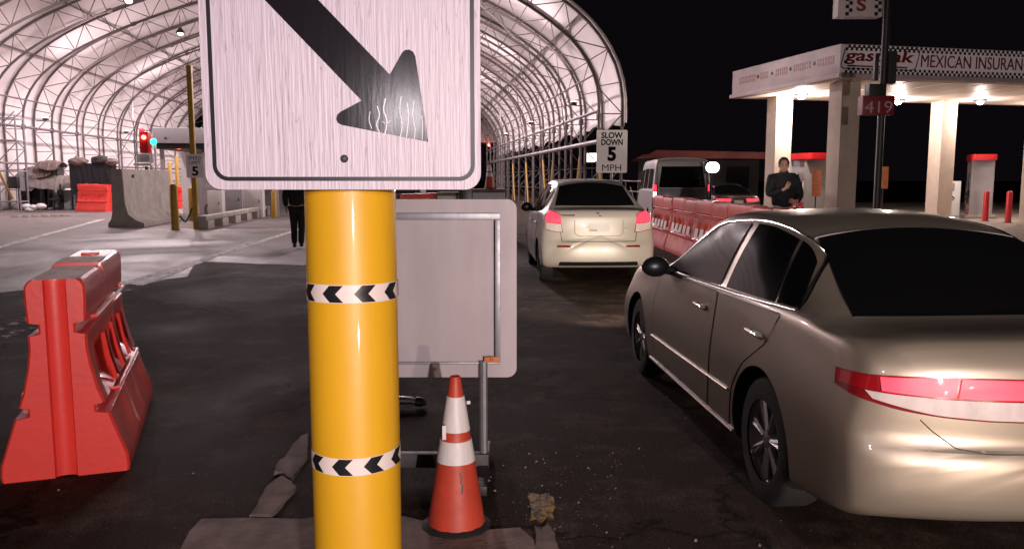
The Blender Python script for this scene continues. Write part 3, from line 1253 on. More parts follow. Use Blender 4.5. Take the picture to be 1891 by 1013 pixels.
class Car:
    def __init__(self, sp, root, paint):
        self.sp, self.root = sp, root
        self.L = sp['L']
        F = {k: hermite(v) for k, v in sp['tab'].items()}
        self.F = F
        L = self.L
        ys = sorted(set([0, .012, .03, .055, .09, .14, .2] + [.26 + (L - .52) * i / 84 for i in range(85)] +
                        [L - .2, L - .14, L - .09, L - .055, L - .03, L - .012, L]))
        off, noff = hermite(sp['tail']), hermite(sp['nose'])
        hw = sp['W'] / 2

        def ring(y):
            zt, zb_, wb, wm, wr = F['ztop'](y), F['zbelt'](y), F['wbelt'](y), F['wmid'](y), F['wroof'](y)
            zs, zm, dr = F['zsill'](y), F['zmid'](y), F['drop'](y)
            ze = zt - dr
            zg = min(zb_ + .03, ze - .004)
            c = [(0, zs), (wm * .75, zs), (wm - .055, zs + .015), (wm - .012, zs + .10), (wm, zm), (wb + (wm - wb) * .35, zm + (zb_ - zm) * .72), (wb, zb_),
                 (wb - .03, zg), (wr + (wb - .03 - wr) * .55, zg + (ze - zg) * .5 + .012 * (ze - zg)), (wr, ze), (wr * .82, zt - dr * .38), (wr * .45, zt - dr * .1), (0, zt)]
            return catmull(c, 5)
        zc = sp['zc']

        def shape(x, y, z, s=1.0):
            rr = .085
            for e in (y, L - y):
                if e < rr:
                    t = 1 - e / rr
                    ins = rr * .8 * (1 - math.sqrt(max(0, 1 - t * t)))
                    x *= (hw - ins) / hw
                    z = zc + (z - zc) * (.42 - ins) / .42
            x *= s
            z = zc + (z - zc) * s
            w = max(0, 1 - y / sp['tailw']) ** 2
            yy = y
            if w > 0:
                yy += w * (off(z) + sp['tailc'] * (abs(x) / hw) ** 2.6)
            w = max(0, 1 - (L - y) / .8) ** 2
            if w > 0:
                yy -= w * (noff(z) + .38 * (abs(x) / hw) ** 2.4)
            return (x, yy, z)
        bm = bmesh.new()
        rings = []

        def addring(y, s=1.0):
            h = ring(y)
            pts = h + [(-x, z) for x, z in h[-2:0:-1]]
            rings.append([bm.verts.new(shape(x, y, z, s)) for x, z in pts])
        for s in (.06, .3, .55, .78, .93): addring(0, s)
        for y in ys: addring(y)
        for s in (.93, .78, .55, .3, .06): addring(L, s)
        n = len(rings[0])
        for a, b in zip(rings, rings[1:]):
            for i in range(n):
                bm.faces.new((a[i], a[(i + 1) % n], b[(i + 1) % n], b[i]))
        bm.faces.new(rings[0][::-1])
        bm.faces.new(rings[-1])
        bmesh.ops.recalc_face_normals(bm, faces=bm.faces)
        bmt = bm.copy()
        self.bvh = BVHTree.FromBMesh(bmt)
        self._keep = bmt
        me = bpy.data.meshes.new('body')
        bm.to_mesh(me)
        bm.free()
        me.materials.append(paint)
        me.materials.append(M['black'])
        ob = bpy.data.objects.new('body', me)
        COL.objects.link(ob)
        cb = MB()
        cb.mi = 1
        for y in sp['axles']:
            for s in (-1, 1):
                lo, hi = (.52, 1.3) if s > 0 else (-1.3, -.52)
                bm2 = bmesh.new()
                bmesh.ops.create_cone(bm2, segments=56, radius1=sp['ra'], radius2=sp['ra'], depth=hi - lo, cap_ends=True)
                for f in bm2.faces: f.material_index = 1
                cb.join(bm2, Matrix.Translation(((lo + hi) / 2, y, sp['rw'] + .01)) @ Matrix.Rotation(PI / 2, 4, 'Y'))
        bmesh.ops.recalc_face_normals(cb.bm, faces=cb.bm.faces)
        mc = bpy.data.meshes.new('cut')
        cb.bm.to_mesh(mc)
        cb.bm.free()
        mc.materials.append(paint)
        mc.materials.append(M['black'])
        oc_ = bpy.data.objects.new('cut', mc)
        COL.objects.link(oc_)
        md = ob.modifiers.new('b', 'BOOLEAN')
        md.object = oc_
        md.operation = 'DIFFERENCE'
        md.solver = 'EXACT'
        dg = bpy.context.evaluated_depsgraph_get()
        me2 = bpy.data.meshes.new_from_object(ob.evaluated_get(dg))
        bpy.data.objects.remove(ob)
        bpy.data.objects.remove(oc_)
        me2.name = 'body'
        self.body = link('body', me2, [paint, 'black'], root, 32)
        self.paint = paint

    def hit(self, mode, a, b):
        if mode[0] == 'side':
            o, d = Vector((mode[1] * 3, a, b)), Vector((-mode[1], 0, 0))
        elif mode[0] == 'rear':
            o, d = Vector((a, -2, b)), Vector((0, 1, 0))
        elif mode[0] == 'front':
            o, d = Vector((a, self.L + 2, b)), Vector((0, -1, 0))
        elif mode[0] == 'top':
            o, d = Vector((a, b, 4)), Vector((0, 0, -1))
        else:
            y0 = mode[1]
            ph = R(a)
            d = Vector((-math.sin(ph), math.cos(ph), 0))
            o = Vector((0, y0, b)) - d * 3
        loc, nrm, _, _ = self.bvh.ray_cast(o, d)
        if loc is None: return None
        if nrm.dot(d) > 0: nrm = -nrm
        return loc, nrm

    def patch(self, name, A, B, mode, off=.004, n=18, m=8, material='glass', parent=None, lip=.02, sm=True):
        A = resample(catmull(A, 6) if (sm and len(A) > 2) else A, n)
        B = resample(catmull(B, 6) if (sm and len(B) > 2) else B, n)
        rows, rl = [], []
        for j in range(m):
            t = j / (m - 1)
            r1, r2 = [], []
            for a, b in zip(A, B):
                h = self.hit(mode, a[0] + (b[0] - a[0]) * t, a[1] + (b[1] - a[1]) * t)
                if h is None:
                    h = last
                last = h
                r1.append(h[0] + h[1] * off)
                r2.append(h[0] - h[1] * lip)
            rows.append(r1)
            rl.append(r2)
        if name in ('window', 'windscreen', 'rear_window'):
            # glass is one even curve: fit a low-order surface through the projected points
            import numpy as np
            uu, vv_ = np.meshgrid(np.linspace(0, 1, n), np.linspace(0, 1, m))
            u_, v_ = uu.ravel(), vv_.ravel()
            Aq = np.stack([np.ones_like(u_), u_, v_, u_ * v_, u_ ** 2, v_ ** 2, u_ ** 2 * v_, v_ ** 2 * u_], 1)
            Pq = np.array([list(q) for r_ in rows for q in r_])
            ax_ = {'side': 0, 'rear': 1, 'top': 2}[mode[0]]
            cf = np.linalg.lstsq(Aq, Pq[:, ax_], rcond=None)[0]
            fit = Aq @ cf
            sgn = {'side': mode[1] if len(mode) > 1 else 1, 'rear': -1, 'top': 1}[mode[0]]
            lift = max(0.0, float(np.max((Pq[:, ax_] - fit) * sgn)) - off + .001)
            fit = fit + sgn * min(lift, .02)
            for j in range(m):
                for i in range(n):
                    q = Vector(rows[j][i])
                    q[ax_] = fit[j * n + i]
                    rows[j][i] = q
        mb = MB()
        vs = mb.grid(rows)
        # lip round the rim
        rim = [(0, i) for i in range(n)] + [(j, n - 1) for j in range(1, m)] + [(m - 1, i) for i in range(n - 2, -1, -1)] + [(j, 0) for j in range(m - 2, 0, -1)]
        lo = [mb.bm.verts.new(rl[j][i]) for j, i in rim]
        for k in range(len(rim)):
            (j, i), (j2, i2) = rim[k], rim[(k + 1) % len(rim)]
            try:
                mb.bm.faces.new((vs[j][i], vs[j2][i2], lo[(k + 1) % len(rim)], lo[k]))
            except ValueError:
                pass
        return mb.build(name, material, parent or self.root, 30)

    def line(self, name, pts, mode, r=.005, off=.0, material='black', parent=None, n=40, flat=None, closed=False, sm=True):
        if closed: pts = list(pts) + [pts[0]]
        pts = resample(catmull(pts, 6) if (sm and len(pts) > 2) else pts, n)
        out = []
        for a, b in pts:
            h = self.hit(mode, a, b)
            if h: out.append(h[0] + h[1] * off)
        mb = MB()
        mb.tube(out, r, 8, flat=flat)
        return mb.build(name, material, parent or self.root)

    def wheels(self, tw=.205, spokes=7, only=None):
        sp = self.sp
        rw = sp['rw']
        for y in sp['axles']:
            for s in (-1, 1):
                xo = sp['W'] / 2 - .035
                t = MB()
                t.lathe([(rw * .64, -tw / 2), (rw * .90, -tw / 2), (rw * .97, -tw / 2 + .012), (rw, -tw / 2 + .035), (rw, tw / 2 - .035), (rw * .97, tw / 2 - .012), (rw * .90, tw / 2), (rw * .64, tw / 2)],
                        48, (s * (xo - tw / 2), y, rw), 'x')
                w = t.build('wheel', 'tyre', self.root, 40)
                q = MB()
                xs = s * (xo - .012)
                c = (xs, y, rw)
                q.lathe([(rw * .66, -s * .0), (rw * .66, -s * .02), (rw * .61, -s * .03), (rw * .60, -s * .10), (rw * .58, -s * .12)], 40, c, 'x')
                q.lathe([(.001, s * .012), (.03, s * .012), (.055, s * .004), (.06, -s * .03)], 24, (xs - s * .02, y, rw), 'x')
                for k in range(spokes):
                    a = 2 * PI * k / spokes + .3
                    for dd in (-.09, .09):
                        p0 = Vector((xs - s * .022, y + .045 * math.cos(a), rw + .045 * math.sin(a)))
                        p1 = Vector((xs - s * .018, y + rw * .63 * math.cos(a + dd), rw + rw * .63 * math.sin(a + dd)))
                        q.tube([p0, p1], .016, 6)
                q.build('rim', 'rim', w, 40)
                q = MB()
                q.lathe([(.001, 0), (rw * .6, 0)], 32, (xs - s * .07, y, rw), 'x')
                q.build('brake_disc', 'darkmetal', w, 40)


def tail_light_mats():
    M['lamp_red'] = mat('lit_red_lens', (.55, .02, .03), .4, coat=.05, emit=(1, .04, .075), estr=2.0)
    M['lamp_dark'] = mat('unlit_red_lens', (.25, .006, .012), .12, coat=.8, emit=(1, .02, .03), estr=.06)
    M['lamp_clear'] = mat('clear_lens', (.70, .58, .56), .45, coat=.05, var=.22, vscale=14, stretch=(1, 1, .5))
    M['lamp_rim'] = mat('lamp_rim', (.22, .01, .015), .2, coat=.5)


tail_light_mats()


def metallic(name, col, rough=.32, metal=.65, coat=.8):
    return mat(name, col, rough, metal, coat=coat, var=.05, vscale=.8)


M['champagne'] = metallic('champagne_paint', (.40, .33, .26), .38, .55, .35)
M['pearl'] = metallic('pearl_white_paint', (.47, .425, .385), .36, .12, .4)
M['vanwhite'] = metallic('van_white_paint', (.42, .38, .38), .4, .2, .5)
M['vangrey'] = metallic('van_grey_paint', (.16, .15, .15), .4, .2, .5)
M['darkcar'] = metallic('dark_car_paint', (.05, .04, .04), .35, .3, .6)

SEDAN = dict(L=4.81, W=1.81, zc=.62, ra=.358, rw=.315, axles=(1.06, 3.72), tailw=.5, tailc=.20,
    tail=[(.15, .14), (.26, .07), (.34, .02), (.44, 0), (.555, .0), (.58, .012), (.605, .030), (.64, .036), (.72, .036), (.86, .048), (.96, .075), (1.1, .09)],
    nose=[(.15, .12), (.3, .02), (.5, 0), (.6, .03), (.75, .2), (.9, .3)],
    tab=dict(
        ztop=[(0, .965), (.06, .992), (.22, 1.005), (.45, .998), (.56, 1.003), (.72, 1.06), (1.28, 1.305), (1.5, 1.365), (1.8, 1.405), (2.1, 1.415), (2.4, 1.40), (2.62, 1.345), (3.25, .995), (3.45, .955), (4.2, .88), (4.6, .79), (4.81, .70)],
        zbelt=[(0, .89), (.3, .935), (.8, .965), (1.4, .972), (2.3, .955), (3.0, .925), (3.6, .88), (4.3, .79), (4.65, .70), (4.81, .63)],
        wbelt=[(0, .765), (.12, .80), (.4, .83), (.9, .85), (1.5, .865), (2.5, .868), (3.3, .855), (3.8, .83), (4.4, .77), (4.7, .68), (4.81, .61)],
        wmid=[(0, .845), (.12, .865), (.4, .885), (1.1, .903), (2.4, .905), (3.7, .90), (4.2, .885), (4.6, .82), (4.81, .70)],
        wroof=[(0, .66), (.3, .71), (.56, .715), (.8, .685), (1.3, .605), (1.7, .58), (2.2, .585), (2.6, .62), (3.25, .72), (3.6, .70), (4.4, .60), (4.81, .45)],
        zsill=[(0, .31), (.3, .25), (.9, .20), (3.9, .20), (4.5, .21), (4.81, .25)],
        zmid=[(0, .62), (1, .60), (3.8, .58), (4.5, .52), (4.81, .48)],
        drop=[(0, .022), (.6, .03), (.9, .05), (1.4, .062), (2.4, .062), (3.0, .06), (3.6, .035), (4.8, .04)]))


def build_sedan(loc, rz, label, paint, full=True, group=None):
    root = thing('sedan', loc, rz, label, 'car', group)
    c = Car(SEDAN, root, paint)
    c.wheels()
    S = ('side', -1)
    for s in (-1, 1):
        S = ('side', s)
        # windows
        w1 = c.patch('window', [(2.98, .955), (2.4, .97), (1.82, .985)], [(2.47, 1.275), (2.24, 1.318), (1.99, 1.332)], S, .003)
        w2 = c.patch('window', [(1.72, .988), (1.4, .995), (1.09, 1.0)], [(1.895, 1.335), (1.65, 1.325), (1.36, 1.282)], S, .003)
        w3 = c.patch('window', [(1.055, 1.001), (.96, 1.003), (.86, 1.008)], [(1.33, 1.276), (1.22, 1.245), (1.10, 1.19)], S, .003, 8, 6)
        c.line('window_trim', [(3.02, .945), (2.4, .957), (1.8, .973), (1.2, .986), (.84, .996)], S, .008, .004, 'chrome', flat=.8)
        c.line('window_trim', [(3.02, .955), (2.7, 1.15), (2.46, 1.292), (2.2, 1.333), (1.9, 1.35), (1.6, 1.335), (1.34, 1.29), (1.1, 1.205), (.93, 1.08), (.83, .998)], S, .008, .003, 'chrome', flat=.8)
        # doors
        for nm, A, B, hy in (('front', [(3.04, .925), (3.16, .7), (3.17, .45), (3.10, .27)], [(1.79, .955), (1.80, .7), (1.82, .45), (1.86, .27)], 2.02),
                             ('rear', [(1.77, .955), (1.78, .7), (1.80, .45), (1.84, .27)], [(.93, .965), (1.05, .80), (1.28, .66), (1.42, .50), (1.48, .27)], 1.15)):
            d = c.patch('door', A, B, S, .0025, 14, 22, paint, None, .015)
            c.line('door_seam', A + B[::-1], S, .0045, -.001, 'black', d, 90, closed=True, sm=False)
            h = MB()
            q = c.hit(S, hy, .835)
            h.tube([q[0] + Vector((s * .004, -.075, 0)), q[0] + Vector((s * .03, -.06, .004)), q[0] + Vector((s * .034, 0, .006)), q[0] + Vector((s * .03, .08, .004)), q[0] + Vector((s * .004, .095, 0))], .011, 8)
            h.build('handle', paint, d)
            c.line('handle_recess', [(hy - .06, .828), (hy + .07, .828)], S, .024, -.015, 'black', d, 8, sm=False)
        c.line('side_moulding', [(3.15, .44), (2.4, .452), (1.46, .47)], S, .013, .004, paint, n=40, flat=.6)
        c.line('sill_trim', [(3.30, .24), (1.42, .25)], S, .011, .004, 'chrome', n=30, sm=False)
        # mirror
        q = c.hit(S, 2.80, .955)[0]
        mr = MB()
        mr.ball(q + Vector((s * .13, .02, .03)), .1, (1.0, .55, .72))
        mr.tube([q + Vector((-s * .02, .02, -.005)), q + Vector((s * .08, .02, .01))], .03, 8)
        mr.build('mirror', 'black' if s < 0 else paint, root)
        # tail lights wrap round the corner
        Cm = ('cyl', .95)
        sg_ = lambda pts: [(s * a, b) for a, b in pts]
        hous = c.patch('tail_light', sg_([(17, .700), (30, .708), (40, .728), (47, .757), (55.5, .785)]), sg_([(16, .862), (28, .864), (38, .862), (46, .857), (56, .848)]), Cm, .003, 22, 8, 'lamp_rim')
        c.patch('lit_lens', sg_([(17.6, .785), (25, .787), (31, .789)]), sg_([(17.3, .856), (25, .858), (30.5, .858)]), Cm, .010, 12, 6, 'lamp_red', hous)
        c.patch('lit_lens', sg_([(31.6, .789), (37, .792), (44.5, .800)]), sg_([(31.2, .858), (37, .857), (45, .850)]), Cm, .010, 12, 6, 'lamp_red', hous)
        c.patch('corner_lens', sg_([(45.2, .800), (49, .800), (54.6, .800)]), sg_([(45.6, .850), (49.5, .850), (55.2, .842)]), Cm, .009, 10, 5, 'lamp_dark', hous)
        c.patch('clear_lens', sg_([(17.8, .708), (26, .712), (36, .727), (46, .768)]), sg_([(17.6, .778), (26, .780), (36, .785), (47.5, .796)]), Cm, .010, 18, 6, 'lamp_clear', hous)
    # rear glass, windscreen, bumper line, lid
    c.patch('rear_window', [(-.655, .63), (-.40, .60), (0, .59), (.40, .60), (.655, .63)], [(-.515, 1.30), (0, 1.36), (.515, 1.30)], ('top',), .003, 24, 12)
    c.line('window_trim', [(-.53, 1.315), (0, 1.375), (.53, 1.315)], ('top',), .006, .004, 'trim', n=30)
    c.patch('windscreen', [(-.64, 3.12), (0, 3.22), (.64, 3.12)], [(-.55, 2.62), (0, 2.58), (.55, 2.62)], ('top',), .003, 20, 10)
    c.line('lid_seam', [(-.64, .70), (-.60, .66), (-.52, .60), (-.42, .586), (.42, .586), (.52, .60), (.60, .66), (.64, .70)], ('rear',), .0024, -.0008, 'black', n=90, sm=False)
    for s in (-1, 1):
        c.patch('bumper_recess', [(s * .22, .583), (s * .72, .585)], [(s * .22, .598), (s * .70, .596)], ('rear',), .0005, 14, 4, paint, None, .01, False)
    pl = c.patch('number_plate', [(-.16, .65), (.16, .65)], [(-.16, .80), (.16, .80)], ('rear',), .006, 6, 5, 'white', None, .01, False)
    for s in (-1, 1):
        c.patch('headlight', [(s * .80, .60), (s * .45, .58)], [(s * .74, .72), (s * .42, .70)], ('front',), .005, 10, 5, 'lamp_clear')
    return root, c


HATCH = dict(L=4.12, W=1.75, zc=.75, ra=.35, rw=.318, axles=(.74, 3.24), tailw=.45, tailc=.14,
    tail=[(.15, .12), (.26, .05), (.34, .01), (.42, 0), (.60, .0), (.63, .01), (.66, .03), (.75, .04), (1.0, .06), (1.12, .09), (1.2, .11)],
    nose=[(.15, .12), (.3, .02), (.5, 0), (.6, .03), (.75, .2), (.9, .3)],
    tab=dict(
        ztop=[(0, 1.08), (.05, 1.115), (.18, 1.135), (.36, 1.145), (.46, 1.18), (.92, 1.47), (1.1, 1.54), (1.5, 1.582), (1.95, 1.585), (2.25, 1.555), (2.5, 1.48), (3.15, 1.09), (3.4, 1.02), (3.8, .93), (4.0, .85), (4.12, .74)],
        zbelt=[(0, 1.00), (.3, 1.055), (.8, 1.065), (1.8, 1.02), (2.8, .97), (3.3, .93), (3.8, .82), (4.12, .66)],
        wbelt=[(0, .77), (.12, .80), (.5, .825), (1.2, .835), (2.2, .835), (3.0, .82), (3.6, .76), (4.0, .66), (4.12, .58)],
        wmid=[(0, .835), (.12, .85), (.5, .868), (1.1, .875), (2.4, .875), (3.2, .872), (3.7, .84), (4.0, .76), (4.12, .66)],
        wroof=[(0, .70), (.2, .70), (.42, .69), (.9, .565), (1.2, .54), (1.8, .54), (2.4, .58), (3.1, .69), (3.4, .68), (3.8, .60), (4.12, .45)],
        zsill=[(0, .27), (.3, .25), (.7, .22), (3.3, .22), (3.9, .22), (4.12, .26)],
        zmid=[(0, .62), (1, .62), (3.2, .60), (4.12, .5)],
        drop=[(0, .025), (.4, .03), (.9, .06), (1.3, .065), (2.4, .06), (3.1, .035), (4.1, .04)]))


def build_hatch(loc, rz, label, paint):
    root = thing('compact_car', loc, rz, label, 'car')
    c = Car(HATCH, root, paint)
    c.wheels()
    for s in (-1, 1):
        S = ('side', s)
        c.patch('window', [(2.98, 1.005), (2.4, 1.02), (1.92, 1.035)], [(2.40, 1.46), (2.15, 1.49), (1.92, 1.50)], S, .003)
        c.patch('window', [(1.83, 1.04), (1.3, 1.06), (.92, 1.08)], [(1.83, 1.49), (1.45, 1.485), (1.06, 1.44)], S, .003)
        c.patch('window', [(.86, 1.085), (.72, 1.095), (.60, 1.11)], [(.98, 1.42), (.92, 1.39), (.84, 1.33)], S, .003, 8, 6)
        for A, B, hy in (([(3.02, .98), (3.06, .7), (2.98, .45), (2.9, .30)], [(1.89, 1.01), (1.88, .7), (1.89, .45), (1.90, .30)], 2.02),
                         ([(1.87, 1.01), (1.86, .7), (1.87, .45), (1.88, .30)], [(.88, 1.05), (.94, .85), (1.10, .62), (1.18, .45), (1.2, .30)], 1.02)):
            d = c.patch('door', A, B, S, .0025, 14, 18, paint, None, .015)
            c.line('door_seam', A + B[::-1], S, .0045, -.001, 'black', d, 90, closed=True, sm=False)
            h = MB()
            q = c.hit(S, hy, .90)
            h.tube([q[0] + Vector((s * .004, -.075, 0)), q[0] + Vector((s * .03, -.05, 0)), q[0] + Vector((s * .03, .07, 0)), q[0] + Vector((s * .004, .095, 0))], .012, 8)
            h.build('handle', paint, d)
        q = c.hit(S, 2.78, 1.03)[0]
        mr = MB()
        mr.ball(q + Vector((s * .12, .02, .05)), .105, (1.0, .55, .8))
        mr.tube([q + Vector((-s * .02, .02, 0)), q + Vector((s * .08, .02, .02))], .03, 8)
        mr.build('mirror', 'black', root)
        Cm = ('cyl', .95)
        sg_ = lambda pts: [(s * a, b) for a, b in pts]
        hous = c.patch('tail_light', sg_([(31.5, .79), (37, .80), (44.5, .83)]), sg_([(34.5, 1.06), (40, 1.10), (46, 1.11)]), Cm, .004, 14, 10, 'lamp_rim')
        c.patch('lit_lens', sg_([(33.2, .93), (38, .935), (45.4, .95)]), sg_([(34.8, 1.05), (40, 1.088), (45.6, 1.10)]), Cm, .012, 12, 8, 'lamp_red', hous)
        c.patch('clear_lens', sg_([(32.2, .80), (37, .808), (44.2, .838)]), sg_([(33.2, .92), (38, .925), (45.0, .94)]), Cm, .011, 12, 8, 'lamp_clear', hous)
        c.patch('reflector', [(s * .40, .575), (s * .62, .575)], [(s * .40, .605), (s * .62, .605)], ('rear',), .005, 8, 4, 'lamp_rim', None, .01, False)
    c.patch('rear_window', [(-.61, .49), (-.3, .455), (0, .45), (.3, .455), (.61, .49)], [(-.50, .95), (0, 1.0), (.50, .95)], ('top',), .004, 24, 12)
    c.line('window_trim', [(-.52, .955), (0, 1.01), (.52, .955)], ('top',), .006, .003, 'black', n=30)
    c.patch('windscreen', [(-.62, 3.02), (0, 3.12), (.62, 3.02)], [(-.55, 2.46), (0, 2.40), (.55, 2.46)], ('top',), .003, 20, 10)
    c.line('boot_seam', [(-.62, 1.06), (-.57, .80), (-.55, .66), (.55, .66), (.57, .80), (.62, 1.06)], ('rear',), .005, -.001, 'black', n=90, sm=False)
    c.line('plate_recess', [(-.36, .98), (-.36, .78), (-.30, .74), (.30, .74), (.36, .78), (.36, .98)], ('rear',), .004, .0, 'dirtyconcrete', n=60, sm=False)
    pl = c.patch('number_plate', [(-.155, .80), (.155, .80)], [(-.155, .93), (.155, .93)], ('rear',), .008, 6, 5, 'white', None, .01, False)
    mb = MB()
    q = c.hit(('rear',), -.09, .835)[0]
    mb.box((-.14, q.y - .012, .818), (-.03, q.y - .0095, .836))
    mb.build('plate_mark', 'palered', pl)
    # slanted emblem, lock, wiper
    q = c.hit(('rear',), 0, 1.055)[0]
    mb = MB()
    mb.prism([(-.045, 1.075), (-.005, 1.092), (.015, 1.08), (-.012, 1.062), (.045, 1.036), (.005, 1.018), (-.015, 1.03), (.012, 1.048)], q.y - .012, q.y - .006)
    mb.build('emblem', 'darkmetal', root)
    c.line('boot_seam', [(-.66, .16), (-.67, .30), (-.62, .40), (.62, .40), (.67, .30), (.66, .16)], ('top',), .004, -.001, 'black', n=60, sm=False)
    c.line('model_mark', [(-.55, 1.045), (-.36, 1.045)], ('rear',), .008, .003, 'darkmetal', n=12, sm=False)
    mb = MB()
    q = c.hit(('rear',), .40, .86)[0]
    mb.lathe([(.014, 0), (.014, -.006), (.001, -.006)], 12, (.40, q.y, .86), 'y')
    mb.build('lock', 'black', root)
    c.patch('lower_grille', [(-.60, .30), (.60, .30)], [(-.58, .36), (.58, .36)], ('rear',), .003, 16, 4, 'black', None, .01, False)
    mb = MB()
    mb.tube([(-.05, 1.25, 1.55), (-.05, 1.2, 1.62), (-.05, 1.1, 1.70)], .004, 6)
    mb.build('aerial', 'black', root)
    return root, c


VAN = dict(L=4.9, W=1.84, zc=1.0, ra=.36, rw=.33, axles=(.9, 3.75), tailw=.4, tailc=.08,
    tail=[(.2, .08), (.35, .0), (.6, .0), (.7, .04), (1.1, .05), (1.6, .12), (2.2, .2)],
    nose=[(.2, .1), (.5, 0), (.9, .12), (1.3, .4)],
    tab=dict(
        ztop=[(0, 2.02), (.05, 2.09), (.2, 2.16), (.6, 2.2), (3.4, 2.18), (3.7, 2.08), (4.35, 1.35), (4.7, 1.12), (4.9, .95)],
        zbelt=[(0, 1.22), (3.4, 1.22), (4.2, 1.1), (4.9, .8)],
        wbelt=[(0, .84), (.2, .885), (3.6, .885), (4.4, .83), (4.9, .66)],
        wmid=[(0, .86), (.2, .91), (3.8, .91), (4.5, .86), (4.9, .7)],
        wroof=[(0, .72), (.2, .745), (3.5, .74), (4.3, .74), (4.9, .5)],
        zsill=[(0, .34), (1, .26), (4.2, .26), (4.9, .3)],
        zmid=[(0, .8), (4, .75), (4.9, .6)],
        drop=[(0, .07), (.3, .10), (3.4, .1), (4.3, .05), (4.9, .05)]))


def build_van(loc, rz, label):
    root = thing('van', loc, rz, label, 'van')
    c = Car(VAN, root, M['vanwhite'])
    c.wheels(.2, 6)
    for s in (-1, 1):
        S = ('side', s)
        c.patch('window', [(.35, 1.28), (1.5, 1.27)], [(.42, 1.86), (1.5, 1.88)], S, .004, sm=False)
        c.patch('window', [(1.62, 1.27), (2.7, 1.26)], [(1.62, 1.88), (2.7, 1.88)], S, .004, sm=False)
        c.patch('window', [(2.85, 1.25), (3.85, 1.2)], [(2.85, 1.86), (3.4, 1.83)], S, .004, sm=False)
        hous = c.patch('tail_light', [(s * .74, 1.0), (s * .845, 1.0)], [(s * .74, 1.42), (s * .835, 1.42)], ('rear',), .006, 6, 8, 'lamp_rim', None, .02, False)
        c.patch('lit_lens', [(s * .752, 1.2), (s * .838, 1.2)], [(s * .752, 1.40), (s * .83, 1.40)], ('rear',), .012, 6, 6, 'lamp_red', hous, .01, False)
        c.patch('clear_lens', [(s * .752, 1.02), (s * .838, 1.02)], [(s * .752, 1.18), (s * .838, 1.18)], ('rear',), .012, 6, 6, 'van_reverse' if s < 0 else 'lamp_clear', hous, .01, False)
        c.line('rear_door_seam', [(s * .72, .6), (s * .72, 1.95)], ('rear',), .006, 0, 'black', n=30, sm=False)
    dr = c.patch('rear_door', [(-.70, .62), (.70, .62)], [(-.66, 1.28), (.66, 1.28)], ('rear',), .004, 16, 10, 'vangrey', None, .02, False)
    c.patch('rear_window', [(-.68, 1.31), (.68, 1.31)], [(-.60, 1.93), (.60, 1.93)], ('rear',), .005, 16, 10, sm=False)
    c.patch('number_plate', [(-.16, .72), (.16, .72)], [(-.16, .86), (.16, .86)], ('rear',), .009, 5, 4, 'greymetal', None, .01, False)
    c.line('bumper', [(-.82, .52), (0, .52), (.82, .52)], ('rear',), .08, -.01, 'vangrey', n=24)
    return root, c


M['van_reverse'] = glow('reverse_lamp', (1, .85, .7), 6)

sr, sf = G(1428, 925), G(1197, 692)
hd = (sf - sr)
srz = math.atan2(-hd.x, hd.y)
fw = Vector((-math.sin(srz), math.cos(srz), 0))
rt = Vector((math.cos(srz), math.sin(srz), 0))
# rear-left tyre contact is at local (-.80, 1.06)
sloc = sr - fw * 1.06 + rt * .80
sedan, SC_ = build_sedan((sloc.x, sloc.y, 0), srz, 'champagne silver sedan filling the right front, its tail lights lit', M['champagne'])

hr = G(1003, 517)
hrz = R(2.6)
fw2 = Vector((-math.sin(hrz), math.cos(hrz), 0))
rt2 = Vector((math.cos(hrz), math.sin(hrz), 0))
hloc = hr - fw2 * .74 + rt2 * .77
hatch, HC_ = build_hatch((hloc.x, hloc.y, 0), hrz, 'pearl white compact car waiting in the lane beside the portable sign', M['pearl'])
vloc = P(1260, 380, 24.0)
van, VC_ = build_van((vloc.x, vloc.y, 0), R(-3), 'white van with dark grey rear door and one bright reverse lamp')
cl = P(1366, 350, 29)
fc, FC_ = build_sedan((cl.x, cl.y, 0), R(4), 'dark parked car with red tail lamps beyond the row of faded barriers', M['darkcar'], False)
print('sedan', sloc, math.degrees(srz), 'hatch', hloc)
# ------------------------------------------------------------------ filling station
FZ = .15
CA = R(13)
C0 = Vector((8.88, 22.5, 0))
cu_, su_ = math.cos(CA), math.sin(CA)


def ST(a, b, z=FZ):
    return Vector((C0.x + a * cu_ - b * su_, C0.y + a * su_ + b * cu_, z))


fp = [Vector((4.1, 9.0, 0)), Vector((4.0, 14, 0)), Vector((3.95, 20.5, 0)), Vector((4.6, 34, 0)), Vector((20, 48, 0)), Vector((60, 50, 0)), Vector((60, 6, 0)), Vector((9, 6.5, 0))]
M['forecourt'] = asphalt('forecourt_concrete', (.20, .16, .14), (.28, .23, .20), (.34, .28, .25), .3, .5, .85, .2)
sheet('forecourt', fp, 0.0, 'forecourt', thick=FZ)

can = thing('station_canopy', ST(0, 0), CA, 'filling station canopy with lettered fascia on beige square columns', 'canopy')
CWD, CDP, B0, B1 = 15.0, 6.0, 4.29 - FZ, 5.19 - FZ
mb = MB()
mb.box((0, 0, B0 + .12), (CWD, CDP, B1), .02)
mb.build('fascia', 'stationwhite', can)
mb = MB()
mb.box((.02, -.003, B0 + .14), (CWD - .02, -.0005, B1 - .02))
mb.build('added_glow_panel', 'glowpanel', can)  # faint glow added to brighten the canopy front
mb = MB()
mb.box((-.06, -.06, B0), (CWD + .06, CDP + .06, B0 + .118), .01)
mb.build('lower_trim', 'stationwhite', can)
mb = MB()
mb.box((.25, .25, B0 - .012), (CWD - .25, CDP - .25, B0 - .002))
for i in range(1, 12):
    mb.box((i * 1.25 - .01, .26, B0 - .02), (i * 1.25 + .01, CDP - .26, B0 - .013))
mb.build('soffit', 'soffit', can)
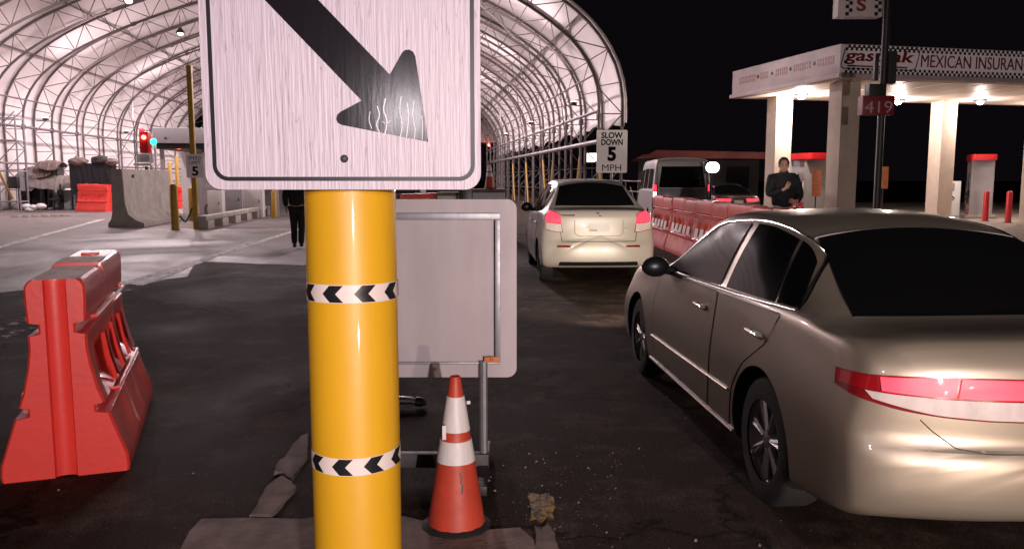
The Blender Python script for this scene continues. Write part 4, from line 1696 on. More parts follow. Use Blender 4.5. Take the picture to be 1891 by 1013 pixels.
for (z0, rows, q) in ((B1 - .17, 2, .075), (B0 + .13, 2, .075)):
    mb = MB()
    for r in range(rows):
        k = 0
        while .15 + k * q * 2 + r * q < CWD - .2:
            x = .15 + k * q * 2 + r * q
            mb.quad((x, -.006, z0 + r * q), (x + q, -.006, z0 + r * q), (x + q, -.006, z0 + (r + 1) * q), (x, -.006, z0 + (r + 1) * q))
            k += 1
    mb.build('checker_trim', 'black', can)
text('gastrak', 2.15, .40, 'darkred', can, front(1.22, -.004, B0 + .56), 'lettering', .012, .02, .28)
mb = MB()
for loop, w in ((rounded(2.35, .56, .12, 6), .028),):
    K = len(loop)
    for i in range(K):
        a, b = loop[i], loop[(i + 1) % K]
        mb.tube([(a[0] + .25 * a[1] + 1.24, -.012, a[1] + B0 + .53), (b[0] + .25 * b[1] + 1.24, -.012, b[1] + B0 + .53)], w / 2, 5)
mb.build('logo_outline', 'darkmetal', can)
mb = MB()
mb.box((.22, -.016, B0 + .30), (2.1, -.003, B0 + .34))
mb.build('underline', 'darkred', can)
text('MEXICAN INSURANCE', 3.85, .34, 'darkred', can, front(4.45, -.004, B0 + .52), 'lettering', .012, .0)
# faint weathered lettering on the side fascia (too worn to read) with dark dots
rnd = random.Random(4)
for a, b in ((.5, 1.55), (1.85, 2.35), (2.75, 3.4), (3.75, 4.65), (4.95, 5.7)):
    mb = MB()
    y = a
    while y < b:
        w = rnd.uniform(.05, .085)
        z = B0 + .40
        for kk in range(2):
            mb.box((-.006, CDP - y - w, z + kk * .12 + rnd.uniform(0, .03)), (-.001, CDP - y, z + .11 + kk * .12))
        y += w + .05
    mb.build('faded_word', 'palered', can)
for y in (1.70, 2.55, 3.58, 4.80):
    mb = MB()
    mb.lathe([(.055, -.001), (.055, -.012), (.001, -.012)], 12, (0, CDP - y, B0 + .53), 'x')
    mb.build('dot', 'darkmetal', can)
mb = MB()
mb.box((4.0, -.05, B0 - .005), (5.0, -.007, B0 + .13))
mb.build('rust_patch', 'dirtyconcrete', can)
for a, b in ((1.3, 5.1), (.78, .85), (7.75, 5.1), (7.6, .85), (14.2, 5.1), (14.2, .85)):
    mb = MB()
    mb.box((a - .30, b - .30, 0), (a + .30, b + .30, B0 - .02), .015)
    mb.mi = 0
    mb.box((a - .34, b - .34, 0), (a + .34, b + .34, .12), .01)
    mb.build('column', 'beige', can)
SL = []
for px, py in ((1480, 177), (1659, 187), (1810, 187)):
    d = ray(px, py)
    t = (4.22 - CH) / d.z
    SL.append((d.x * t, d.y * t))
SL += [tuple(ST(11.5, 1.6).xy), tuple(ST(11.8, 4.6).xy)]
inv = Matrix.Rotation(-CA, 3, 'Z')
M['stlamp'] = glow('canopy_lamp_glow', (1, .96, 1), 60)
for x, y in SL:
    q = inv @ (Vector((x, y, 0)) - Vector((C0.x, C0.y, 0)))
    mb = MB()
    mb.lathe([(.22, B0 - .013), (.22, B0 - .06), (.17, B0 - .09), (.001, B0 - .09)], 20, (q.x, q.y, 0))
    h = mb.build('ceiling_lamp', 'darkmetal', can)
    mb = MB()
    mb.ball((q.x, q.y, B0 - .11), .105, (1, 1, .75))
    mb.build('lens', 'stlamp', h)


def pump(loc, rz, label):
    t = thing('fuel_pump', loc, rz, label, 'fuel pump', 'fuel pumps under the canopy')
    mb = MB(); mb.box((-.62, -.5, 0), (.62, .5, .12), .02); mb.build('plinth', 'concrete', t)
    mb = MB()
    for s in (-1, 1):
        mb.prism([(s * .55, .12), (s * .40, .12), (s * .40, 2.05), (s * .53, 2.05)], -.36, .36)
    mb.build('side_panel', 'greymetal', t)
    mb = MB(); mb.box((-.40, -.30, 2.0 - .62), (.40, .30, 2.05), .01); mb.build('upper_panel', 'greymetal', t)
    mb = MB(); mb.box((-.395, -.34, .12), (.395, .34, .62), .01); lo = mb.build('lower_panel', 'red', t)
    for s in (-1, 1):
        mb = MB()
        for i in range(7):
            if i == 3: continue
            mb.box((-.27 + i * .08, s * .345 - .004, .36), (-.21 + i * .08, s * .345 + .004, .46 + (i % 2) * .015), .003)
        mb.build('worn_mark', 'white', lo)
    mb = MB(); mb.box((-.395, -.28, .62), (.395, .28, 1.38), .01); f = mb.build('dispenser_face', 'white', t)
    for s in (-1, 1):
        mb = MB(); mb.box((-.2, s * .286 - .006, 1.1), (.2, s * .286 + .006, 1.32), .004); mb.build('display', 'black', f)
        for x in (-.28, .26):
            mb = MB()
            mb.tube([(x, s * .30, .98), (x, s * .36, .93), (x, s * .37, .80)], .03, 8)
            mb.tube([(x, s * .36, .80), (x + .06, s * .43, .42), (x + .14, s * .42, .25), (x + .2, s * .40, .5), (x + .19, s * .36, 1.6)], .014, 6)
            mb.build('nozzle', 'black', t)
    mb = MB(); mb.prism(rounded(1.5, .8, .16, 5), 2.05, 2.27, 'xy', .02); mb.build('top_sign', 'red', t)
    return t


pump(ST(2.42, 5.1), CA + R(90) , 'fuel pump with a red top behind the standing man')
pump(ST(9.45, 5.1), CA + R(55), 'fuel pump with a red top and red lower panel between the red guard posts')


def post(loc, h, r, m, name, label, cat, group):
    t = thing(name, loc, 0, label, cat, group)
    mb = MB()
    mb.lathe([(r, 0), (r, h - r * .6), (r * .75, h - r * .2), (r * .35, h), (.001, h + .003)], 20)
    mb.build('shaft', m, t)
    mb = MB(); mb.lathe([(r + .04, 0), (r + .04, .015), (r, .02)], 20); mb.build('base_plate', 'darkmetal', t)
    return t


for px, py, lab in ((1762, 396, 'red guard post beside the white air machine'), (1819, 408, 'red guard post right in front of the fuel pump with the red panel'),
                    (1861, 411, 'rightmost red guard post on the forecourt')):
    p = G(px, py, FZ)
    post(p, 1.02, .09, 'red', 'guard_post', lab, 'post', 'red guard posts on the forecourt')

# air machine
p = G(1746, 398, FZ)
t = thing('air_machine', p, R(25), 'white coin air machine against the beige column left of a red guard post', 'machine')
mb = MB(); mb.box((-.38, -.3, 0), (.38, .3, 1.32), .02); mb.build('cabinet', 'white', t)
mb = MB(); mb.box((-.33, -.312, .95), (.0, -.3005, 1.25), .004); mb.build('instruction_panel', 'greymetal', t)
mb = MB(); mb.tube([(-.15, -.32, .75), (-.1, -.4, .68), (-.18, -.4, .6), (-.2, -.33, .66)], .025, 8); mb.build('hose', 'black', t)
mb = MB(); mb.tube([(.39, -.1, .95), (.47, -.1, .93), (.48, -.1, .6), (.4, -.1, .55)], .03, 8); mb.build('hose_hook', 'reflect', t)

# bin by the man
p = Vector((4.55, 13.9, FZ))
t = thing('waste_bin', p, 0, 'grey waste bin standing left of the man in the dark jacket', 'bin')
mb = MB(); mb.lathe([(.20, 0), (.235, .75), (.25, .78), (.24, .82), (.15, .93), (.001, .95)], 24); mb.build('bin_body', 'greymetal', t)
mb = MB(); mb.box((-.12, -.262, .62), (.12, -.20, .74), .01); mb.build('bin_flap', 'darkmetal', t)

# price sign on its pole
YS = 18.0
pp = P(1623, 300, YS)
t = thing('price_sign', (pp.x, YS, FZ), 0, 'tall dark pole carrying a checkered letter sign and a red price board', 'sign')
mb = MB()
mb.tube([(0, 0, 0), (0, 0, 7.4)], .075, 16)
mb.build('pole', 'darkmetal', t)
Zp = lambda y: P(1623, y, YS).z - FZ
Xp = lambda x: P(x, 100, YS).x - pp.x
mb = MB()
x0, x1, z0 = Xp(1538), Xp(1619), Zp(34)
zt_ = z0 + .62
mb.box((x0, -.17, z0), (x1, .12, zt_), .012)
tp = mb.build('top_sign', 'stationwhite', t)
mb = MB()
q = .075
for col0 in (x0 + .16, x1 - .17):
    for r in range(8):
        x = col0 + (r % 2) * q
        mb.quad((x, -.173, z0 + .02 + r * q), (x + q, -.173, z0 + .02 + r * q), (x + q, -.173, z0 + .02 + (r + 1) * q), (x, -.173, z0 + .02 + (r + 1) * q))
mb.build('checker_trim', 'black', tp)
text('S', .20, .27, 'darkred', tp, front((x0 + x1) / 2 + .02, -.171, z0 + .245), 'lettering', .006, .03)
mb = MB()
x0, x1, z0, z1 = Xp(1592), Xp(1651), Zp(213), Zp(178)
mb.box((x0, -.16, z0), (x1, .10, z1), .01)
pb = mb.build('price_board', 'redboard' if 'redboard' in M else 'red', t)
text('419', (x1 - x0) * .86, (z1 - z0) * .62, 'palered2' if 'palered2' in M else 'white', pb, front((x0 + x1) / 2, -.161, (z0 + z1) / 2 - .04), 'lettering', .006, .0)
mb = MB()
mb.box((Xp(1604), -.12, Zp(178) + .003), (Xp(1632), .12, Zp(156)), .01)
mb.box((Xp(1613), -.10, Zp(150)), (Xp(1620), .0, Zp(100)), .01)
mb.build('junction_box', 'darkmetal', t)
mb = MB()
mb.box((Xp(1638), -.10, Zp(155)), (Xp(1654), .10, Zp(95)), .03)
mb.tube([(0, 0, Zp(110)), (Xp(1640), 0, Zp(110))], .03, 6)
mb.tube([(0, 0, Zp(148)), (Xp(1640), 0, Zp(152))], .03, 6)
mb.build('speaker_box', 'dull', t)

# small boards
for px, py, Y, w, h, m, lab in ((1508, 338, 24, .26, .78, 'amber', 'small orange lettered board on a stake beside the front canopy column'),
                                (1632, 328, 27, .30, .72, 'amber', 'dim orange board standing in the dark right of the front canopy column')):
    p = P(px, py, Y)
    t = thing('board_sign', (p.x, Y, FZ), 0, lab, 'board')
    mb = MB(); mb.prism(rounded(w, h, .02, 3, 0, p.z - FZ), 0, .02); b_ = mb.build('board', m, t)
    mb = MB()
    for r in range(5):
        mb.box((-w * .34, -.004, p.z - FZ - h * .36 + r * h * .16), (w * random.uniform(.1, .34), -.001, p.z - FZ - h * .30 + r * h * .16))
    mb.build('worn_mark', 'palered', b_)
    mb = MB(); mb.tube([(0, .03, 0), (0, .03, p.z - FZ + h * .4)], .02, 6); mb.build('stake', 'darkmetal', t)

# dark store far behind the van
p = P(1300, 300, 44)
t = thing('store_building', (p.x, 44, 0), R(-4), 'low dark building with a red roof edge behind the van', 'building')
mb = MB(); mb.box((-2.9, 0, 0), (2.9, 7, 2.75)); mb.build('wall', 'dull', t)
mb = MB()
mb.prism([(-3.4, 2.6), (-2.6, 3.05), (3.3, 2.92), (3.3, 2.58), (-2.5, 2.62)], -.7, -.4)
mb.prism([(-3.4, 2.6), (-2.6, 3.05), (3.3, 2.92), (3.3, 2.58), (-2.5, 2.62)], 7.2, 7.5)
mb.box((-3.0, -.4, 2.75), (3.2, 7.2, 2.80))
mb.build('roof', mat('red_roof_edge', (.34, .045, .03), .5, var=.3, vscale=2), t)
for x in (-1.5, 1.2):
    mb = MB(); mb.box((x, -.02, 1.0), (x + 1.2, -.004, 2.2)); w_ = mb.build('window', 'glass', t)
    mb = MB(); mb.box((x - .05, -.035, .94), (x + 1.25, -.021, .995)); mb.build('sill', 'darkmetal', w_)
# flood lamp beside the van
p = P(1315, 309, 23.4)
t = thing('work_lamp', (p.x, 23.4, 0), 0, 'dazzling white flood lamp on a pole just right of the van', 'lamp')
mb = MB(); mb.tube([(0, .1, 0), (0, .1, p.z)], .035, 8); mb.build('pole', 'darkmetal', t)
mb = MB(); mb.box((-.24, -.05, p.z - .17), (.24, .12, p.z + .17), .03); hs = mb.build('housing', 'darkmetal', t)
mb = MB(); mb.prism(rounded(.36, .28, .13, 6, 0, p.z), -.07, -.051); mb.build('lens', glow('flood_glow', (1, .97, 1), 30), hs)

# ------------------------------------------------------------------ SLOW DOWN sign
YG = 19.0
p0, p1 = P(1101, 319, YG), P(1159, 240, YG)
t = thing('speed_sign', ((p0.x + p1.x) / 2, YG, 0), 0, 'white SLOW DOWN 5 MPH sign above the white car roof', 'sign')
w, h, z0 = p1.x - p0.x, p1.z - p0.z, p0.z
mb = MB(); mb.prism(rounded(w, h, .03, 4, 0, z0 + h / 2), 0, .006); b_ = mb.build('panel', 'sheeting', t)
for s, ww, hh, zz, bd in (('SLOW', .70, .145, .875, .035), ('DOWN', .70, .145, .715, .035), ('5', .28, .34, .44, .05), ('MPH', .62, .145, .12, 0)):
    text(s, w * ww, h * hh, 'letter', b_, front(0, -.001, z0 + h * zz), 'lettering', .003, bd)
mb = MB()
mb.tube([(0, .03, 0), (0, .03, z0 + h * .96)], .03, 8)
mb.build('post', 'galv', t)

# ------------------------------------------------------------------ inside the shed, left
# tall concrete wall piece
pn = G(216, 420)
ax = Vector((-math.sin(TA), math.cos(TA), 0))
t = thing('concrete_barrier', (pn.x + .05, pn.y, 0), TA, 'tall grey concrete barrier with a flared foot and dark end, left of the yellow posts', 'barrier')
bp = [(-.32, 0), (-.32, .12), (-.22, .26), (-.17, .5), (-.16, .9), (-.15, 1.88), (.20, 1.88), (.24, .75), (.32, .42), (.56, .22), (.80, .14), (.80, 0)]
mb = MB()
mb.prism(bp, 0, 5.2, 'xz', .012)
mb.build('body', 'concrete', t)
mb = MB(); mb.box((.21, .9, 1.6), (.235, 1.05, 1.7)); mb.build('lifting_eye', 'darkmetal', t)

# yellow posts
post(G(324, 424), 1.42, .115, 'yellowpost', 'bollard', 'thick yellow bollard with a pale reflector ring in front of the speed limit post', 'post', None)
post(G(357, 408), 1.25, .14, 'yellowpost', 'bollard', 'dirty stout yellow bollard right behind the speed limit post', 'post', None)
post(G(317, 380), 2.5, .10, 'yellowpost', 'bollard', 'tall thin yellow pipe left in the booth gap behind the signal lamps', 'post', None)
post(G(330, 378), 2.9, .10, 'yellowpost', 'bollard', 'tall thin yellow pipe right in the booth gap under the red lamp', 'post', None)
post(G(507, 402), 1.1, .10, 'yellowpost', 'bollard', 'yellow pipe beside the low white rail near the walking person', 'post', None)

pq = G(363, 423)
t = thing('speed_limit_sign', pq, 0, 'tall yellow post with a small SPEED LIMIT 5 plate', 'sign')
Y = pq.y
mb = MB(); mb.box((-.075, -.06, 0), (.075, .06, P(360, 121, Y).z), .01); mb.build('post', 'yellowpost', t)
a, b = P(347, 328, Y), P(377, 285, Y)
w, h = b.x - a.x, b.z - a.z
xm = (a.x + b.x) / 2 - pq.x
mb = MB(); mb.prism(rounded(w, h, .03, 4, xm, a.z + h / 2), -.085, -.079); b_ = mb.build('panel', 'sheeting', t)
for s, ww, hh, zz, bd in (('SPEED', .74, .15, .84, 0), ('LIMIT', .66, .15, .64, 0), ('5', .36, .40, .28, .03)):
    text(s, w * ww, h * hh, 'letter', b_, front(xm, -.086, a.z + h * zz), 'lettering', .003, bd)

# low rail on feet along the island edge
ra, rb = G(372, 424), G(560, 383)
dr = rb - ra
t = thing('island_rail', ra, math.atan2(-dr.x, dr.y), 'long low white concrete rail on spaced feet along the lane edge', 'rail')
L_ = dr.length
mb = MB(); mb.box((-.16, 0, .27), (.16, L_, .42), .03); mb.build('beam', 'concrete', t)
k = 0
y = .2
while y < L_ - .3:
    mb = MB(); mb.box((-.15, y, 0), (.15, y + .75, .268), .02); mb.build('foot', 'concrete', t); y += 1.75

# booth
BY_ = 34.0
bl_, br_ = P(296, 270, BY_).x, P(720, 270, BY_).x
t = thing('inspection_booth', ((bl_ + br_) / 2, BY_, 0), TA, 'grey roofed inspection booth with a red lamp under its roof edge', 'booth')
W2 = (br_ - bl_) / 2
zr0, zr1 = P(330, 266, BY_).z, P(330, 238, BY_).z
mb = MB(); mb.box((-W2, -.3, zr0), (W2, 3.4, zr1), .02); rf = mb.build('roof', 'greymetal', t)
for i in range(5):
    mb = MB(); mb.lathe([(.04, -.301), (.04, -.32), (.001, -.32)], 8, (-W2 + .5 + i * 1.0, 0, (zr0 + zr1) / 2 - .1), 'y'); mb.build('fixing', 'darkmetal', rf)
mb = MB(); mb.box((-W2 + .05, -.22, zr0 - .22), (W2 - .05, 3.3, zr0 - .002), .01); mb.build('roof_beam', 'darkmetal', t)
for x in (-W2 + .25, -W2 + 1.7, 0, 1.9, W2 - .2):
    mb = MB(); mb.box((x - .07, -.05, 0), (x + .07, .09, zr0 - .222)); mb.build('column', 'greymetal', t)
mb = MB(); mb.box((-W2 + .1, 3.22, 0), (-W2 + 2.0, 3.34, zr0 - .24)); mb.build('rear_wall', 'white', t)
mb = MB()
mb.box((-W2 + 2.1, .8, 0), (W2 - .4, 3.2, 1.05)); mb.build('lower_wall', 'greymetal', t)
mb = MB(); mb.box((-W2 + 2.1, .85, 1.052), (W2 - .4, 3.15, zr0 - .23)); mb.build('glazing', mat('booth_glass', (.30, .27, .30), .12, spec=.6, var=.3, vscale=1), t)
for x in (-W2 + 2.1, -W2 + 3.3, -W2 + 4.5, -W2 + 5.7, -W2 + 6.9):
    mb = MB(); mb.box((x - .04, .76, 1.0), (x + .04, .84, zr0 - .23)); mb.build('mullion', 'white', t)
M['redglow'] = glow('red_lamp_glow', (1, .10, .06), 14)
M['greenglow'] = glow('green_lamp_glow', (.02, 1, .48), 3.2)
rl = P(332, 271, BY_ - .35)
RLQ = rl
q = Matrix.Rotation(-TA, 3, 'Z') @ (rl - Vector(t.location))
mb = MB(); mb.ball((q.x, q.y, q.z), .10); mb.build('red_lamp', 'redglow', t)

# signal on the island nose
sp_ = G(280, 405)
t = thing('lane_signal', (sp_.x, 31.0, 0), 0, 'red housed lane signal beside a round green lamp on a stand', 'signal')
Y = 31.0
sx = lambda px: P(px, 300, Y).x - sp_.x
zz = lambda py: P(280, py, Y).z
mb = MB(); mb.box((sx(262), -.16, zz(283)), (sx(279), .16, zz(243)), .06); hsg = mb.build('housing', 'red', t)
mb = MB(); mb.ball((sx(272), -.19, zz(254)), .085); mb.build('red_lamp', 'redglow', hsg)
mb = MB(); mb.ball((sx(266), -.02, zz(241)), .12, (1, 1, .8)); mb.build('beacon', 'redglow2' if 'redglow2' in M else 'lamp_red', hsg)
mb = MB(); mb.ball((sx(288), -.12, zz(262)), .125, (1, .8, 1)); mb.build('green_lamp', 'greenglow', t)
mb = MB(); mb.tube([(sx(288), 0, 0), (sx(288), 0, zz(255))], .045, 8); mb.build('pole', 'white', t)
mb = MB(); mb.box((sx(259), -.2, zz(300)), (sx(281), .2, zz(284)), .02); mb.build('control_box', 'greymetal', t)
mb = MB(); mb.box((sx(253), -.3, zz(306)), (sx(286), .3, zz(301)), .01); mb.build('shelf', 'white', t)
mb = MB(); mb.tube([(sx(270), 0, 0), (sx(270), 0, zz(307))], .06, 8); mb.build('stand', 'darkmetal', t)

# small plastic barriers in the shed
gp = 'red plastic barriers inside the shed'
p = G(138, 389)
barrier((p.x + 2.2, p.y - .9, 0), TA + R(62), 1.9, 1.28, 'red plastic barrier on the left of the shed beside the office chair', gp)
bpos = G(292, 385)
barrier((bpos.x + 1.35, bpos.y, 0), TA + R(75), 1.7, 1.15, 'red plastic barrier behind the tall concrete barrier, partly hidden by a yellow bollard', gp)
bpos = G(545, 372)
barrier((bpos.x, bpos.y, 0), TA + R(80), 1.7, 1.3, 'red plastic barrier behind the walking person', gp)

# clutter by the left wall
p = G(52, 388)
t = thing('round_sign_back', p, R(10), 'grey octagonal sign seen from the back on a stand in the shed', 'sign')
oz = P(54, 333, p.y).z
rr_ = .56
mb = MB(); mb.prism([(rr_ * math.cos(R(22.5 + 45 * i)), oz + rr_ * math.sin(R(22.5 + 45 * i))) for i in range(8)], 0, .01); mb.build('panel', 'greymetal', t)
mb = MB(); mb.box((-.03, -.05, .05), (.03, -.002, oz + .55)); mb.build('post', 'darkmetal', t)
mb = MB(); mb.box((-.4, -.3, 0), (.4, .3, .06), .01); mb.build('base', 'darkmetal', t)
p = G(60, 391)
t = thing('sandbag', (p.x + .1, p.y - .25, 0), 0, 'lumpy white sandbags on the foot of the octagonal sign stand', 'sandbag')
mb = MB()
for i in range(7):
    mb.ball((random.uniform(-.45, .5), random.uniform(-.2, .2), random.uniform(.09, .28)), random.uniform(.15, .2), (1.3, 1, .75), 10)
mb.build('bags', 'white', t)
# folded tarp heap on rails
p = G(92, 384)
for (px, py, w, hgt, m, lab) in ((72, 318, 1.2, .6, 'tarp', 'brown tarpaulin draped on a trestle right above the octagonal sign'), (95, 305, .9, .5, 'tarp', 'small brown tarpaulin hanging highest, above the long grey one'),
                                 (108, 336, 1.9, .7, 'greytarp', 'long grey tarpaulin draped low along the left shed wall')):
    c = P(px, py, 41)
    t = thing('tarpaulin', (c.x, 41, 0), R(8), lab, 'tarpaulin')
    from mathutils import noise as mn
    mb = MB()
    zt_ = c.z + hgt * .42
    rows = []
    for yy, zf in ((-.62, -1.0), (-.58, -.6), (-.50, -.2), (-.40, .35), (-.24, .8), (-.05, 1.0), (.2, .95), (.42, .3), (.5, -.6)):
        row = []
        for ii in range(37):
            u = ii / 36 * 2 - 1
            hump = .35 + .65 * math.cos(u * 1.45) ** .7
            nz = mn.noise(Vector((u * 2.2 + px, yy * 2.5, 0))) * .16 + mn.noise(Vector((u * 7, yy * 2 + px, 4))) * .07
            zz = c.z + (zf * hump + nz * 1.6) * hgt * .5
            row.append((u * w * .62 + .04 * mn.noise(Vector((u * 3, zf, px))), yy + .10 * mn.noise(Vector((u * 8, zf * .6, 7))), zz))
        rows.append(row)
    mb.grid(rows)
    mb.build('cloth', m, t)
    mb = MB()
    mb.box((-w * .42, -.3, 0), (-w * .36, .3, c.z - .15)); mb.box((w * .36, -.3, 0), (w * .42, .3, c.z - .15))
    mb.box((-w * .45, -.35, c.z - .2), (w * .45, .35, c.z - .1))
    mb.build('trestle', 'darkmetal', t)
p = G(108, 388)
for i, (dx, w, h, lab) in enumerate(((-1.05, .85, 1.0, 'left white crate behind the office chair'), (-.1, .95, .92, 'middle white crate behind the office chair'), (.95, .9, .85, 'white crate between the office chair and a red barrier'))):
    t = thing('crate', (p.x + dx, p.y + 1.2 + i * .1, 0), R(6 * i), lab, 'crate', 'white crates along the left wall')
    mb = MB(); mb.box((-w / 2, -.35, 0), (w / 2, .35, h), .03); mb.build('box', 'white', t)
    mb = MB(); mb.box((-w / 2 - .015, -.365, h + .002), (w / 2 + .015, .365, h + .06), .02); mb.build('lid', 'white', t)
# grey cabinet
p = G(40, 388)
t = thing('cabinet', (p.x, p.y + .9, 0), R(5), 'dark grey cabinet behind the octagonal sign', 'cabinet')
mb = MB(); mb.box((-.5, -.3, 0), (.5, .3, 1.15), .02); mb.build('carcass', 'darkmetal', t)
mb = MB(); mb.box((-.46, -.32, .1), (-.01, -.302, 1.08), .005); mb.build('door', 'dull', t)
mb = MB(); mb.box((.01, -.32, .1), (.46, -.302, 1.08), .005); mb.build('door', 'dull', t)
# wall box on a post
p = P(26, 337, 37)
t = thing('meter_box', (p.x, 37, 0), 0, 'small square black box on a thin post at the far left', 'box')
mb = MB(); mb.box((-.2, -.12, p.z - .27), (.2, .12, p.z + .27), .02); mb.build('case', 'black', t)
mb = MB(); mb.tube([(0, .14, 0), (0, .14, p.z + .3)], .03, 8); mb.build('post', 'galv', t)

# scaffold frame at the far left edge
p = P(14, 300, 38)
t = thing('scaffold_frame', (p.x, 38, 0), R(12), 'pale steel scaffold frame standing at the far left edge of the shed', 'scaffold')
mb = MB()
for x in (-.6, .6):
    for y in (-.5, .5):
        mb.tube([(x, y, 0), (x, y, 4.4)], .04, 8)
mb.build('uprights', 'galv', t)
for z in (.5, 1.9, 3.3, 4.3):
    mb = MB()
    mb.tube([(-.6, -.5, z), (.6, -.5, z), (.6, .5, z), (-.6, .5, z), (-.6, -.5, z)], .03, 6)
    mb.build('ledger', 'galv', t)
    if z < 4:
        mb = MB(); mb.tube([(-.6, -.5, z), (.6, -.5, z + 1.3)], .025, 6); mb.build('brace', 'galv', t)

# office chair
p = G(101, 388)
t = thing('office_chair', p, R(-60), 'black office chair on a five-star base in the shed', 'chair')
mb = MB()
for i in range(5):
    a = 2 * PI * i / 5
    mb.tube([(0, 0, .12), (.34 * math.cos(a), .34 * math.sin(a), .07)], .03, 6)
    mb.ball((.34 * math.cos(a), .34 * math.sin(a), .035), .035)
mb.build('base', 'black', t)
mb = MB(); mb.tube([(0, 0, .1), (0, 0, .5)], .035, 8); mb.build('gas_lift', 'darkmetal', t)
mb = MB(); mb.prism(rounded(.56, .52, .12, 5), .5, .6, 'xy', .02); mb.build('seat', 'black', t)
mb = MB(); mb.prism(rounded(.52, .62, .12, 5, 0, 1.0), .27, .35, 'xz', .02); mb.tube([(0, .24, .55), (0, .36, .6), (0, .37, .85)], .03, 8); mb.build('backrest', 'black', t)

# shelving with dark coats
p = P(175, 330, 40)
t = thing('storage_rack', (p.x, 40, 0), R(8), 'rack under a dark sheet with bundles on top, left of the tall concrete barrier', 'rack')
mb = MB()
for x in (-1.0, 0, 1.0):
    mb.tube([(x, 0, 0), (x, 0, 2.1)], .035, 6)
for z in (.5, 1.3, 2.05):
    mb.tube([(-1.0, 0, z), (1.0, 0, z)], .03, 6)
mb.tube([(-1, 0, .1), (0, 0, 1.3)], .025, 6)
mb.build('frame', 'galv', t)
for i, (x, z, sx_, sz_) in enumerate(((-.70, 2.38, .46, .22), (.30, 2.42, .40, .26), (.82, 2.36, .30, .20))):
    mb = MB()
    bm2 = bmesh.new()
    bmesh.ops.create_icosphere(bm2, subdivisions=4, radius=1)
    for v in bm2.verts:
        nz = mn.noise(v.co * 1.9 + Vector((i * 7.1, 0, 0))) * .22 + mn.noise(v.co * 6 + Vector((0, i * 3.3, 0))) * .05
        v.co = Vector((v.co.x * sx_, v.co.y * .3, v.co.z * sz_)) * (1 + nz)
    mb.join(bm2, Matrix.Translation((x, 0, z)))
    mb.build('bundle', ['tarp', 'dull', 'tarp'][i % 3], t, 60)
mb = MB()          # creased dark sheet draped over the rack
rows = []
for jj in range(15):
    zz_ = 2.28 - 1.5 * jj / 14
    rows.append([(-1.08 + 2.16 * ii / 40, -.16 - .05 * mn.noise(Vector((ii * .35, jj * .12, 3))) - .10 * (jj / 14) * abs(mn.noise(Vector((ii * .6, 0, 9)))), zz_ + (.12 * mn.noise(Vector((ii * .3, 5, 1))) if jj == 14 else 0)) for ii in range(41)])
rows.insert(0, [(x, .2, 2.30) for x, y, z in rows[0]])
mb.grid(rows)
mb.build('draped_sheet', 'navy', t, 60)
p = P(193, 362, 40.5)
t = thing('hand_truck', (p.x, 40.6, 0), R(-20), 'dark red hand truck with a wheel leaning behind the yellow strap', 'hand truck')
mb = MB(); mb.box((-.3, -.06, .15), (.3, .06, 1.2), .02); mb.build('frame', 'red', t)
for s in (-1, 1):
    mb = MB(); mb.lathe([(.10, -.04), (.19, -.045), (.2, 0), (.19, .045), (.10, .04)], 20, (s * .36, -.02, .2), 'x'); mb.build('wheel', 'rubber', t)
# row of low white lumps
for i in range(6):
    p = G(30 + i * 18, 402 - i * .4)
    t = thing('wheel_stop', p, TA + R(80), None, 'wheel stop', 'white wheel stops in a row on the shed floor')
    t['label'] = 'low white concrete wheel stop in the row on the floor at the far left'
    mb = MB(); mb.prism([(-.12, 0), (.12, 0), (.08, .09), (-.08, .09)], -.16, .16, 'xz', .01); mb.build('block', 'concrete', t)

# far end of the shed: overhead sign bridge
p = P(905, 240, 86)
t = thing('far_canopy', (p.x - 3, 86, 0), TA, 'tan flat canopy beyond the far end of the shed', 'canopy')
zc0, zc1 = P(905, 263, 86).z, P(905, 222, 86).z
mb = MB(); mb.box((-14, 0, zc0), (5.2, 6, zc1), .03); mb.build('fascia', 'beige', t)
for x in (-12, -4, 4.4):
    mb = MB(); mb.box((x - .3, 2, 0), (x + .3, 2.6, zc0 - .003)); mb.build('column', 'greymetal', t)
mb = MB(); mb.ball((2.9, -.2, zc0 - .25), .16); mb.build('red_lamp', 'redglow', t)

# stuff seen between the arrow sign and the portable sign
def block(px0, px1, pyt, Y, lab, m='concrete', cap='dirtyconcrete', n='concrete_block', cat='block'):
    a, b = P(px0, pyt, Y), P(px1, pyt, Y)
    t = thing(n, ((a.x + b.x) / 2, Y, 0), 0, lab, cat)
    w = (b.x - a.x) / 2
    mb = MB(); mb.box((-w, 0, 0), (w, .8, a.z - .09), .02); mb.build('body', m, t)
    mb = MB(); mb.box((-w - .02, -.02, a.z - .088), (w + .02, .82, a.z), .015); mb.build('cap', cap, t)
    return t


block(872, 932, 349, 21, 'white concrete block with a brownish cap right of the dark pillar, above the portable sign', 'white')
block(808, 846, 355, 21.4, 'pinkish white concrete block left of the dark pillar, above the portable sign', 'white')
a = P(860, 352, 20.6)
t = thing('dark_pillar', (a.x, 20.6, 0), 0, 'short square black pillar between two pale blocks above the portable sign', 'pillar')
mb = MB(); mb.box((-.17, -.15, 0), (.17, .15, 1.5), .01, None); mb.build('shaft', 'black', t)
mb = MB(); mb.box((-.2, -.18, 1.502), (.2, .18, 1.55), .01); mb.build('cap', 'darkmetal', t)
c2p = P(904, 349, 21.4)
make_cone((c2p.x, 21.4, c2p.z + .002), 'small distant traffic cone standing on the white block above the portable sign')
bq = P(775, 365, 23)
barrier((bq.x - .5, 23, 0), R(-62), 1.8, 1.15, 'faded pink plastic barrier just right of the yellow post top', None, 'orangedull')
bq = P(745, 355, 26)
t = thing('machine_cabinet', (bq.x, 26, 0), 0, 'dark grey cabinet with a sloped top beside the yellow post, under the arrow sign', 'cabinet')
